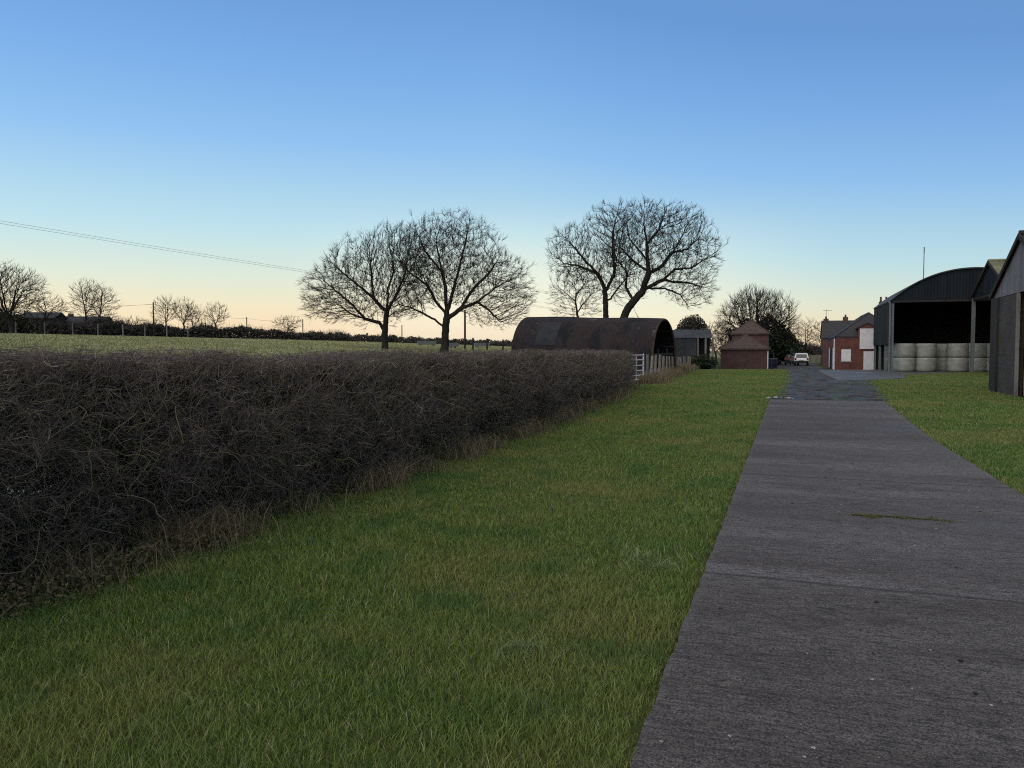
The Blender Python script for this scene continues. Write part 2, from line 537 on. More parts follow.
b.inputs['Base Color'].default_value = (0.02, 0.02, 0.018, 1)
b.inputs['Roughness'].default_value = 0.02
v = coords(nt)
bump(nt, b, noise(nt, v, 6, 2), 0.02, 0.01)
M['water'] = m

# ------------------------------------------------------------------ ground sheets
n = 280
s = np.linspace(-1, 1, n)
gx = np.sign(s) * np.abs(s) ** 2.6 * 1500
gy = np.sign(s) * np.abs(s) ** 2.6 * 1500 + 20
GX, GY = np.meshgrid(gx, gy)
V = np.stack([GX.ravel(), GY.ravel(), tz(GX, GY).ravel()], axis=1)
i = np.arange(n * n).reshape(n, n)
Q = np.stack([i[:-1, :-1], i[:-1, 1:], i[1:, 1:], i[1:, :-1]], axis=-1).reshape(-1, 4)
kind(np_obj('ground', V, Q, M['ground'], smooth=True), 'structure')


def ribbon(name, left, right, m, lift, nx=12, rot=True, skirt=0.06):
    """strip between two edge polylines given as (L, d) pairs; object axes run across and along the track"""
    ds = np.array([0.0] + [])
    k = len(left)
    o = Vector((0, 0, 0))
    inv = Matrix.Rotation(-RZ, 3, 'Z')
    vs = []
    for (l, r) in zip(left, right):
        a, c_ = W(*l), W(*r)
        row = []
        for j in range(nx + 1):
            p = a.lerp(c_, j / nx)
            p.z = tzs(p.x, p.y) + lift
            row.append(p)
        row.insert(0, row[0] - Vector((0, 0, skirt)))
        row.append(row[-1] - Vector((0, 0, skirt)))
        vs += [inv @ p for p in row]
    w = nx + 3
    fs = [(i * w + j, i * w + j + 1, (i + 1) * w + j + 1, (i + 1) * w + j) for i in range(k - 1) for j in range(w - 1)]
    fs.append(tuple(range(w - 1, -1, -1)))
    fs.append(tuple(range((k - 1) * w, k * w)))
    mb = MB().add(vs, fs)
    ob = mb.obj(name, m, rz=RZ)
    return kind(ob, 'structure')


def interp_edges(pts, ds):
    d = [p[1] for p in pts]
    l = [p[0] for p in pts]
    return [(float(np.interp(q, d, l)), q) for q in ds]


ds = list(np.arange(-6, 24.5, 0.09)) + [24.55]
LJ = [0.003 * math.sin(1.1 * q) + 0.006 * math.sin(9.7 * q) + 0.010 * (random.random() - 0.5) + (0.02 * random.random() if random.random() < 0.04 else 0) for q in ds]
ribbon('concrete_track', [(-0.58 + j, q) for q, j in zip(ds, LJ)], [(float(np.interp(q, [0, 15, 24.6], [2.54, 2.56, 2.95])) - j, q - 1.05) for q, j in zip(ds, LJ)], M['concrete'], 0.030)
ds = np.concatenate([np.arange(24.62, 70, 0.8), np.arange(70, 135, 2.5)])
el = interp_edges([(-0.6, 24), (-0.45, 27), (-0.2, 34), (-0.1, 47), (-0.1, 61), (-0.9, 72), (-2.6, 80), (-3.2, 100), (-3.0, 135)], ds)
er = interp_edges([(3.15, 24), (3.45, 29), (3.85, 35), (4.2, 41), (3.6, 50), (2.6, 58), (2.9, 68), (3.6, 80), (4.0, 100), (3.0, 135)], ds)
el = [(l + 0.06 * math.sin(1.7 * q) + 0.04 * math.sin(4.3 * q + 1), q) for l, q in el]
er = [(l + 0.05 * math.sin(1.3 * q + 2) + 0.03 * math.sin(5.1 * q), q) for l, q in er]
er = [(l, q - 1.05) for l, q in er]
ribbon('farm_track', el, er, M['track'], 0.018)
ds = np.arange(40, 69, 1.0)
el = interp_edges([(2.6, 40), (2.4, 48), (2.3, 56), (2.6, 69)], ds)
er = interp_edges([(3.4, 40), (6.4, 42.5), (7.0, 46), (7.4, 49.5), (13.0, 51.5), (19, 53), (19, 69)], ds)
ribbon('yard_apron', el, er, M['apron'], 0.026)

# ------------------------------------------------------------------ hedge line
HY = np.array([-2.0, 4.64, 9.46, 16.4, 24.0, 32.4])
HX = np.array([-5.3, -3.1, -1.38, 0.9, 3.1, 5.15])


def hx(y):
    return np.interp(y, HY, HX)


# ------------------------------------------------------------------ grass blades
def blades(name, x, y, hmin, hmax, wscale, m, lean=0.5, rg=rng, tall=None):
    N = len(x)
    d = np.maximum(np.hypot(x, y), 2)
    z = tz(x, y)
    tuft = 0.5 + 0.5 * np.sin(x * 0.83 + 2.0 * np.sin(y * 0.57)) * np.sin(y * 0.71 + 1.9 * np.sin(x * 0.49 + 1))
    clump = 0.5 + 0.5 * np.sin(x * 3.1 + 1.7 * np.sin(y * 2.3)) * np.sin(y * 2.7 + 1.3 * np.sin(x * 1.9))
    clump2 = 0.5 + 0.5 * np.sin(x * 9.3 + 2.1 * np.sin(y * 7.1)) * np.sin(y * 8.7 + x * 2)
    h = hmin + (hmax - hmin) * rg.random(N) * (0.25 + 0.35 * clump + 0.35 * clump2 + 0.4 * tuft ** 2)
    if tall is not None:
        h = h * tall
    w = wscale * np.sqrt(d / 3.0) * (0.7 + 0.6 * rg.random(N))
    th = rg.random(N) * 2 * PI
    ln = lean * h * (0.3 + rg.random(N))
    la = rg.random(N) * 2 * PI + 1.2 * clump
    dx, dy = np.cos(la) * ln, np.sin(la) * ln
    wx, wy = np.cos(th) * w / 2, np.sin(th) * w / 2
    base = np.stack([x, y, z - 0.01], 1)
    mid = base + np.stack([dx * 0.35, dy * 0.35, h * 0.6], 1)
    tip = base + np.stack([dx, dy, h * (1 - 0.12 * lean)], 1)
    wv = np.stack([wx, wy, np.zeros(N)], 1)
    V = np.stack([base - wv, base + wv, mid + wv * 0.8, mid - wv * 0.8, tip + wv * 0.12, tip - wv * 0.12], 1).reshape(-1, 3)
    b0 = np.arange(N)[:, None] * 6
    Q = np.stack([b0 + [0, 1, 2, 3], b0 + [3, 2, 4, 5]], 1).reshape(-1, 4)
    return np_obj(name, V, Q, m)


def logd(n, a, b):
    return a * (b / a) ** rng.random(n)


# left verge
N = 620000
d = logd(N, 1.6, 72)
x0 = hx(d) - 0.35 + np.where(d > 32.4, 0.31 * (d - 32.4), 0)
edge = np.interp(d, [0, 24.6, 25, 27, 34, 47, 61, 72], [-0.61, -0.61, -0.6, -0.42, -0.17, -0.07, -0.07, -0.9]) + 0.36 * d + 0.025 * np.sin(d * 5) + 0.02 * np.sin(d * 17 + 2) + 0.045 + 0.04 * rng.random(N) + np.where(d > 25, 0.16 * np.sin(d * 1.9) + 0.12 * np.sin(d * 5.3) + 0.25 * rng.random(N) ** 2, 0)
t = rng.random(N)
x = x0 + (edge - x0) * t
ok = (np.abs(x / d) < 0.95)
trim = np.clip((edge - x) / 0.12, 0.5, 1)
kind(blades('grass', x[ok], d[ok], 0.03, 0.105, 0.0036, M['grass'], 0.6, tall=trim[ok]), 'stuff', 'rough mown grass of the wide verge between hedge and track', 'grass')
# right verge
N = 200000
d = logd(N, 6, 56)
x0 = np.interp(d, [0, 14, 23.6, 24, 28, 34, 40, 42.5, 46, 49.5, 56], [2.54, 2.56, 2.95, 3.1, 3.4, 3.8, 4.2, 6.5, 7.05, 7.45, 14]) + 0.36 * d - 0.05 - np.where(d > 23.5, 0.16 * np.sin(d * 2.3) + 0.12 * np.sin(d * 6.1) + 0.25 * rng.random(N) ** 2, 0) + 0.02 * np.sin(d * 4) + 0.02 * np.sin(d * 15) - 0.03 * rng.random(N)
x1 = np.minimum(0.36 * d + np.where(d < 30.2, 7.8, 14), 0.72 * d + 2)
t = rng.random(N)
x = x0 + (x1 - x0) * t
ok = x1 > x0
trim = np.clip((x - x0) / 0.12, 0.5, 1)
kind(blades('grass', x[ok], d[ok], 0.03, 0.10, 0.004, M['grass'], 0.6, tall=trim[ok]), 'stuff', 'short grass between the concrete track and the barns', 'grass')
# rough pasture seen over the hedge
N = 240000
d = logd(N, 9, 120)
u = rng.uniform(-0.75, 0.22, N)
x = u * d
ok = ((-4.9 + 0.31 * d) - x > 3.0)
kind(blades('pasture_grass', x[ok], d[ok], 0.05, 0.2, 0.012, island('pasture_blade', [(0.31, 0.325, 0.145), (0.35, 0.35, 0.165), (0.40, 0.38, 0.20)], 0.7, (0.12, (0.22, 0.24, 0.10), .6, (0.34, 0.29, 0.16), .5)), 0.6), 'stuff', 'pale rough pasture in the field behind the hedge', 'grass')
# dead growth along the hedge foot and the post fence
N = 26000
d = logd(N, 2.5, 33)
cl = (np.sin(d * 2.3) + np.sin(d * 5.1 + 1) + rng.normal(0, 0.6, N)) > 0.3
x = hx(d) + rng.normal(-0.02, 0.2, N)
kind(blades('dry_grass', x[cl], d[cl], 0.1, 0.55, 0.0036, M['drygrass'], 0.8), 'stuff', 'straw coloured dead grass along the foot of the hedge', 'dead grass')
N = 16000
d = rng.uniform(35.5, 68, N)
x = np.interp(d, [33, 35, 68], [5.4, 6.05, 15.7]) + rng.normal(-0.1, 0.35, N)
kind(blades('dry_grass', x, d, 0.2, 0.75, 0.006, M['drygrass'], 0.6), 'stuff', 'tall straw coloured grass around the fence posts', 'dead grass')
# tussocks and weeds
tus = []
for (px, py) in [(640, 566), (522, 658), (655, 575)]:
    dd = F * 1.6 / (py - 350)
    k_ = 150
    r = np.abs(rng.normal(0, 0.13, k_))
    a_ = rng.random(k_) * 2 * PI
    tus.append(np.stack([PX(px, dd) + r * np.cos(a_), dd + r * np.sin(a_)], 1))
tus = np.concatenate(tus)
kind(blades('weed_tussock', tus[:, 0], tus[:, 1], 0.06, 0.17, 0.004, island('grey_blade', [(0.12, 0.17, 0.07), (0.22, 0.26, 0.12), (0.1, 0.15, 0.05)], 0.6), 1.1), 'stuff', 'greyish weed tufts in the verge grass', 'weeds')
# moss line in the slab joint
k_ = 4200
dd = F * 1.57 / (519 - 350)
t = np.where(rng.random(k_) < 0.45, rng.normal(0.22, 0.12, k_), rng.normal(0.68, 0.15, k_))
x = PX(862, dd) + (PX(948, dd) - PX(862, dd)) * t
y = dd - 0.29 * (x - PX(905, dd)) + 0.02 * np.sin(x * 9) + 0.012 * np.sin(x * 31) + rng.normal(0, 0.035, k_) * (0.35 + np.sin(t * 9.0) ** 2)
o = blades('moss_strip', x, y, 0.008, 0.032, 0.004, island('moss', [(0.07, 0.085, 0.03), (0.13, 0.13, 0.055), (0.10, 0.08, 0.045)], 0.9), 1.4)
o.location.z = 0.034
kind(o, 'stuff', 'moss and short grass growing in a crack of the concrete', 'moss')


def pebbles(name, cen, size, m, z0):
    """low rounded stones: squashed six-point crystals"""
    N = len(cen)
    s = np.asarray(size).reshape(-1, 1, 1)
    base = np.array([[1, 0, 0], [0, 1, 0], [-1, 0, 0], [0, -1, 0], [0, 0, 0.7], [0.7, 0.7, 0.3], [-0.7, 0.7, 0.35], [-0.7, -0.7, 0.3], [0.7, -0.7, 0.35]], float)
    V = base[None] * s * (0.7 + 0.6 * rng.random((N, 9, 1)))
    V[:, :, 0] += cen[:, :1]
    V[:, :, 1] += cen[:, 1:2]
    V[:, :, 2] += z0
    ring = [0, 5, 1, 6, 2, 7, 3, 8]
    tri = np.array([[4, ring[q], ring[(q + 1) % 8]] for q in range(8)])
    Q = (np.arange(N)[:, None, None] * 9 + tri[None]).reshape(-1, 3)
    return np_obj(name, V.reshape(-1, 3), Q, m)


N = 520
d = logd(N, 2.6, 24)
x = 0.36 * d + rng.uniform(-0.5, 2.5, N)
kind(pebbles('gravel', np.stack([x, d], 1), 0.0028 + 0.007 * rng.random(N) ** 4, M['stone'], 0.031), 'stuff', 'loose pale grit scattered over the concrete', 'grit')
N = 60
d = logd(N, 2.6, 20)
x = 0.36 * d + rng.uniform(-0.5, 2.5, N)
kind(pebbles('mud_crumbs', np.stack([x, d], 1), 0.004 + 0.014 * rng.random(N) ** 3, M['darkclod'], 0.031), 'stuff', 'dark crumbs of mud dropped on the concrete', 'mud')
for k_ in range(7):
    dd = 24.75 + 0.6 * random.random()
    xx = PX(768 + k_ * 4.1 + random.uniform(-3, 3), dd)
    mb = MB()
    rr = 0.03 + 0.05 * random.random()
    mb.lathe([(rr * .7, 0), (rr, rr * .3), (rr * .8, rr * .7), (rr * .3, rr * .85)], 7, wob=0.15)
    tag(mb.obj('rubble_stone', M['stone'], loc=(xx, dd, 0.02), rz=k_ * 1.3), 'pale rubble stone by the grass at the left end of the concrete', 'stone', 'rubble where the concrete ends')

# ------------------------------------------------------------------ hedge
hedge = thing('hedge', 'long clipped leafless hedge running along the grass verge', 'hedge', (0, 0, 0))


def hpos(n, lo=-1.0, hi=33.2, front=0.7):
    y = 2.6 * ((hi + 3.6) / 2.6) ** rng.random(n) - 3.0 if False else None
    d = logd(n, 3.0, 33.4)
    d = np.where(rng.random(n) < 0.06, rng.uniform(0.5, 4, n), d)
    endf = np.clip((33.6 - d) / 0.9, 0.2, 1)
    H = 1.475 + 0.03 * np.sin(d * 1.3) + 0.03 * np.sin(d * 3.7 + 1)
    z = H * rng.random(n) ** 0.8
    dep = np.where(rng.random(n) < front, np.abs(rng.normal(0, 0.28, n)), rng.uniform(0, 1.55, n))
    top = rng.random(n) < 0.22
    z = np.where(top, H - np.abs(rng.normal(0, 0.09, n)), z)
    dep = np.where(top, rng.uniform(0, 1.55, n), dep)
    bulge = 0.10 * np.sin(d * 0.9) + 0.09 * np.sin(d * 2.7 + 2) + 0.06 * np.sin(d * 6.1 + z * 4)
    prof = 0.13 * np.sin(z / 1.55 * PI) - 0.12 * np.clip((z - 1.2) / 0.35, 0, 1)
    x = hx(d) - 0.12 + bulge * 0.6 + prof - dep
    return x, d, z, dep, H


# a thin spot near the left where the puddle behind glints through
GA = P(25, 490, 4.4)
GB = P(25, 490, 8.8)


def gapmask(x, y, z, rad=0.27):
    A = np.array(GA)
    Dv = np.array(GB) - A
    L2 = Dv @ Dv
    q = np.stack([x, y, z], 1) - A
    t = np.clip(q @ Dv / L2, -0.3, 1)
    dist = np.linalg.norm(q - t[:, None] * Dv, axis=1)
    keep = (dist > rad * (0.7 + 0.5 * np.sin(z * 31 + y * 17))) | (rng.random(len(x)) < 0.04)
    return keep


def twigset(n, lmin, lmax, r0, r1, K, wander, updir, topup, sides=3):
    x, y, z, dep, H = hpos(n)
    k = gapmask(x, y, z)
    x, y, z, dep, H = x[k], y[k], z[k], dep[k], H[k]
    n = len(x)
    dcam = np.hypot(x, y)
    lod = np.clip(np.sqrt(dcam / 5.0), 0.8, 2.4)
    L = (lmin + (lmax - lmin) * rng.random(n) ** 1.5)
    dr = rng.normal(size=(n, 3))
    dr[:, 2] = np.abs(dr[:, 2]) * 0.8 + updir
    nearH = np.clip((z - (H - 0.3)) / 0.3, 0, 1)
    dr[:, 2] += topup * nearH
    dr[:, 0] += 0.25
    dr /= np.linalg.norm(dr, axis=1, keepdims=True)
    L = np.where(nearH > 0.3, np.minimum(L, 0.34), L)
    PT = np.empty((n, K, 3))
    PT[:, 0] = np.stack([x, y, z], 1)
    cur = dr.copy()
    for i in range(1, K):
        cur = cur + rng.normal(0, wander, (n, 3))
        cur /= np.linalg.norm(cur, axis=1, keepdims=True)
        PT[:, i] = PT[:, i - 1] + cur * (L / (K - 1))[:, None]
    # the flail cuts everything just above the clipped top
    lim = H + 0.01 + 0.10 * rng.random(n) ** 3
    ex_ = np.maximum(PT[:, :, 2] - lim[:, None], 0)
    PT[:, :, 2] -= ex_ * 0.92
    PT[:, :, 0] += 0
    PT[:, :, 2] = np.maximum(PT[:, :, 2], 0.01)
    tp = np.linspace(1, 0.55, K)[None]
    R = (r0 + (r1 - r0) * rng.random(n) ** 2)[:, None] * tp * lod[:, None]
    V, Q = tubes(PT, R, sides)
    return V, Q


def sprays(n, m, lmin, lmax, r0, r1, side_l):
    """forked twigs: a leader with m side shoots"""
    x, y, z, dep, H = hpos(n)
    voids = np.sin(x * 5.3 + 2 * np.sin(y * 3.1)) * np.sin(y * 4.7 + z * 3) + 0.7 * np.sin(y * 11.3 + z * 9.1) * np.sin(z * 12.7 + x * 5)
    k = gapmask(x, y, z) & ((voids + rng.normal(0, 0.35, n)) > -0.45)
    k &= (z > 0.45) | (rng.random(n) < 0.55)
    x, y, z, dep, H = x[k], y[k], z[k], dep[k], H[k]
    n = len(x)
    dcam = np.hypot(x, y)
    lod = np.clip(np.sqrt(dcam / 5.0), 0.85, 2.2)
    nearH = np.clip((z - (H - 0.35)) / 0.35, 0, 1)
    dr = rng.normal(size=(n, 3)) * np.array([0.75, 0.9, 0.55])
    dr[:, 2] += 0.35 + 1.6 * nearH
    dr[:, 0] += 0.3 * (1 - nearH)
    dr /= np.linalg.norm(dr, axis=1, keepdims=True)
    L = lmin + (lmax - lmin) * rng.random(n) ** 1.4
    L = np.where(nearH > 0.3, np.minimum(L, 0.36), L)
    K = 6
    PT = np.empty((n, K, 3))
    PT[:, 0] = np.stack([x, y, z], 1)
    cur = dr.copy()
    dirs = []
    for i in range(1, K):
        cur = cur + rng.normal(0, 0.3, (n, 3))
        cur /= np.linalg.norm(cur, axis=1, keepdims=True)
        dirs.append(cur.copy())
        PT[:, i] = PT[:, i - 1] + cur * (L / (K - 1))[:, None]
    lim = H + 0.01 + 0.11 * rng.random(n) ** 3

    def cut(T, lm):
        T[:, :, 2] -= np.maximum(T[:, :, 2] - lm[:, None], 0) * 0.92
        T[:, :, 2] = np.maximum(T[:, :, 2], 0.01)
        return T
    rad = (r0 + (r1 - r0) * rng.random(n) ** 2) * lod
    outV, outQ = [], []
    V, Q = tubes(cut(PT, lim), rad[:, None] * np.linspace(1, 0.5, K)[None], 3)
    outV.append(V)
    outQ.append(Q)
    off = len(V)
    for j in range(m):
        at = rng.integers(1, K, n)
        p0 = PT[np.arange(n), at]
        d0 = np.stack(dirs, 1)[np.arange(n), at - 1]
        dd = d0 * 0.75 + rng.normal(0, 0.62, (n, 3))
        dd[:, 2] += 0.15 + 0.5 * nearH
        dd /= np.linalg.norm(dd, axis=1, keepdims=True)
        Ls = side_l * (0.35 + 0.65 * rng.random(n))
        T = np.empty((n, 3, 3))
        T[:, 0] = p0
        T[:, 1] = p0 + dd * (Ls * 0.5)[:, None]
        d2 = dd + rng.normal(0, 0.35, (n, 3))
        d2 /= np.linalg.norm(d2, axis=1, keepdims=True)
        T[:, 2] = T[:, 1] + d2 * (Ls * 0.5)[:, None]
        lim2 = H + 0.01 + 0.11 * rng.random(n) ** 3
        V, Q = tubes(cut(T, np.maximum(lim2, p0[:, 2])), (rad * 0.62)[:, None] * np.array([[1, .8, .5]]), 3)
        outV.append(V)
        outQ.append(Q + off)
        off += len(V)
    return np.concatenate(outV), np.concatenate(outQ)


n = 70000
x, y, z, dep, H = hpos(n, front=0.0)
x = np.where(dep < 0.45, x - 0.5, x)
k = gapmask(x, y, z)
x, y, z, H = x[k], y[k], z[k], H[k]
n = len(x)
dr = rng.normal(size=(n, 3))
dr /= np.linalg.norm(dr, axis=1, keepdims=True)
lo = np.clip(np.sqrt(np.hypot(x, y) / 5.0), 0.85, 2.4)
PT = np.stack([np.stack([x, y, z], 1), np.stack([x, y, z], 1) + dr * 0.14 + rng.normal(0, .02, (n, 3)), np.stack([x, y, z], 1) + dr * 0.3], 1)
PT[:, :, 2] = np.clip(PT[:, :, 2], 0.01, (H - 0.04)[:, None])
V, Q = tubes(PT, (0.0042 * lo)[:, None] * np.array([[1, .9, .7]]), 3)
np_obj('inner_twigs', V, Q, M['innertwig'], hedge)
V, Q = sprays(34000, 7, 0.12, 0.44, 0.0015, 0.0034, 0.16)
n = 240
d = logd(n, 4, 32)
x = hx(d) - rng.uniform(0.1, 1.4, n)
hh = 0.05 + 0.16 * rng.random(n) ** 3
PT = np.stack([np.stack([x, d, np.full(n, 1.40)], 1), np.stack([x + rng.normal(0, .02, n), d, 1.45 + hh * .5], 1), np.stack([x + rng.normal(0, .05, n), d, 1.46 + hh], 1)], 1)
V2, Q2 = tubes(PT, 0.0026 * np.clip(np.sqrt(d / 5), .8, 2)[:, None] * np.array([[1, .8, .5]]), 3)
np_obj('twigs', np.concatenate([V, V2]), np.concatenate([Q, Q2 + len(V)]), M['hedgetwig'], hedge)
V, Q = twigset(5600, 0.2, 0.7, 0.0016, 0.0045, 8, 0.5, 0.45, 0.9, 4)
np_obj('branches', V, Q, M['hedgebranch'], hedge)
# upright stems from the ground
n = 900
x, y, z, dep, H = hpos(n, front=0.3)
K = 8
PT = np.empty((n, K, 3))
PT[:, 0] = np.stack([x - 0.35, y, np.zeros(n)], 1)
cur = np.stack([rng.normal(0, .25, n), rng.normal(0, .35, n), np.ones(n)], 1)
for i in range(1, K):
    cur = cur + rng.normal(0, 0.16, (n, 3))
    cur /= np.linalg.norm(cur, axis=1, keepdims=True)
    PT[:, i] = PT[:, i - 1] + cur * 0.19
PT[:, :, 2] = np.minimum(PT[:, :, 2], 1.5)
V, Q = tubes(PT, (0.004 + 0.007 * rng.random(n) ** 2)[:, None] * np.linspace(1, 0.25, K)[None], 5)
np_obj('stems', V, Q, M['hedgebranch'], hedge)
# brambles, dead leaves and ivy inside and at the foot
n = 34000
x, y, z, dep, H = hpos(n)
z = np.where(rng.random(n) < 0.55, z * 0.35, z)
k = gapmask(x, y, z) & (z < H - 0.12)
cen = np.stack([x[k] - 0.08 + np.where(z[k] < 0.3, np.abs(rng.normal(0, 0.16, k.sum())), 0), y[k], z[k] * np.where(z[k] < 0.3, 0.6, 1) + 0.02], 1)
nl = 9000
dl = 2.4 + 4.2 * rng.random(nl) ** 1.4
xl = hx(dl) + np.abs(rng.normal(0, 0.2, nl)) * (0.5 + 0.5 * np.sin(dl * 2.9) ** 2)
cen = np.concatenate([cen, np.stack([xl, dl, 0.02 + 0.16 * rng.random(nl) ** 1.5], 1)])
V, Q = cards(cen, (0.008 + 0.013 * rng.random(len(cen))) * np.clip(np.sqrt(np.hypot(cen[:, 0], cen[:, 1]) / 5), 0.9, 2.2), rng)
np_obj('leaves', V, Q, M['bramble'], hedge)
pd_ = P(25, 490, 8.8)
mb = MB()
k = 40
pts = [(math.cos(2 * PI * i / k) * (0.62 + 0.12 * math.sin(6 * PI * i / k)), math.sin(2 * PI * i / k) * (0.85 + 0.15 * math.sin(10 * PI * i / k + 1))) for i in range(k)]
mb.prism(pts, 'z', -0.02, 0.03)
kind(mb.obj('puddle', M['water'], loc=(pd_.x, pd_.y, 0.0)), 'structure')

# ------------------------------------------------------------------ trees
def colonize(P0, par0, A, step, infl, kill, iters, rg, jit=0.25, bias=(0, 0, 0.05), maxn=22000, hub=None, rad=0.0):
    n = len(P0)
    Pn = np.zeros((maxn, 3))
    par = np.full(maxn, -1)
    last = np.full((maxn, 3), 1e9)
    Pn[:n] = P0
    par[:n] = par0
    nd = np.full(len(A), 1e9)
    ni = np.zeros(len(A), int)

    def upd(a, b_):
        nonlocal nd, ni
        for s0 in range(a, b_, 400):
            blk = Pn[s0:min(b_, s0 + 400)]
            D = np.linalg.norm(A[:, None] - blk[None], axis=2)
            j = D.argmin(1)
            dm = D[np.arange(len(A)), j]
            w = dm < nd
            nd[w] = dm[w]
            ni[w] = j[w] + s0
    upd(0, n)
    alive = nd > kill
    bias = np.array(bias)
    for it in range(iters):
        act = alive & (nd < infl)
        if not act.any():
            infl *= 1.5
            if infl > 60:
                break
            continue
        v = A[act] - Pn[ni[act]]
        v /= np.linalg.norm(v, axis=1, keepdims=True) + 1e-9
        S = np.zeros((n, 3))
        np.add.at(S, ni[act], v)
        nodes = np.unique(ni[act])
        dv = S[nodes]
        dv /= np.linalg.norm(dv, axis=1, keepdims=True) + 1e-9
        dv = dv + rg.normal(0, jit, dv.shape) + bias
        if hub is not None:
            ro = Pn[nodes] - hub
            ro /= np.linalg.norm(ro, axis=1, keepdims=True) + 1e-9
            dv = dv + ro * rad
        dv /= np.linalg.norm(dv, axis=1, keepdims=True) + 1e-9
        new = Pn[nodes] + dv * step
        good = np.linalg.norm(new - last[nodes], axis=1) > 0.35 * step
        nodes, new = nodes[good], new[good]
        m_ = len(nodes)
        if m_ == 0:
            alive[act] = alive[act] & (rg.random(act.sum()) > 0.3)
            continue
        if n + m_ > maxn:
            break
        Pn[n:n + m_] = new
        par[n:n + m_] = nodes
        last[nodes] = new
        upd(n, n + m_)
        n += m_
        alive &= nd > kill
    return Pn[:n], par[:n]


def radii(par, tip, ex, rmax):
    n = len(par)
    acc = np.zeros(n)
    r = np.zeros(n)
    for i in range(n - 1, -1, -1):
        r[i] = tip if acc[i] == 0 else acc[i] ** (1 / ex)
        if par[i] >= 0:
            acc[par[i]] += r[i] ** ex
    r = np.maximum(r, tip)
    return np.minimum(r, rmax)


def skel(lines, to3, step, rg, wob):
    """main limbs: polylines in (px,py), each starting at or near an earlier one"""
    Pn, par = [], []
    for li, ln in enumerate(lines):
        pts = []
        base_dep = 0.0
        if Pn:
            q0 = to3(ln[0][0], ln[0][1], 0)
            ds_ = [(Vector((p.x - q0.x, 0, p.z - q0.z))).length for p in Pn]
            j0 = int(np.argmin(ds_))
            base_dep = Pn[j0].y - q0.y
            prev = j0
        else:
            prev = -1
        slope = rg.uniform(-1, 1) * wob if Pn else 0.0
        dense = []
        tot = 0.0
        for a, b_ in zip(ln[:-1], ln[1:]):
            A_, B_ = to3(a[0], a[1], 0), to3(b_[0], b_[1], 0)
            L = (B_ - A_).length
            k = max(1, int(L / step))
            for q in range(k):
                p = A_.lerp(B_, q / k)
                dense.append((p, tot + L * q / k))
            tot += L
        dense.append((to3(ln[-1][0], ln[-1][1], 0), tot))
        for idx, (p, s_) in enumerate(dense):
            if idx == 0 and prev >= 0:
                continue
            p = p.copy()
            p.y += base_dep + slope * s_ + rg.normal(0, 0.02)
            p.x += rg.normal(0, 0.02)
            p.z += rg.normal(0, 0.02)
            Pn.append(p)
            par.append(prev)
            prev = len(Pn) - 1
    return np.array([tuple(p) for p in Pn]), np.array(par)


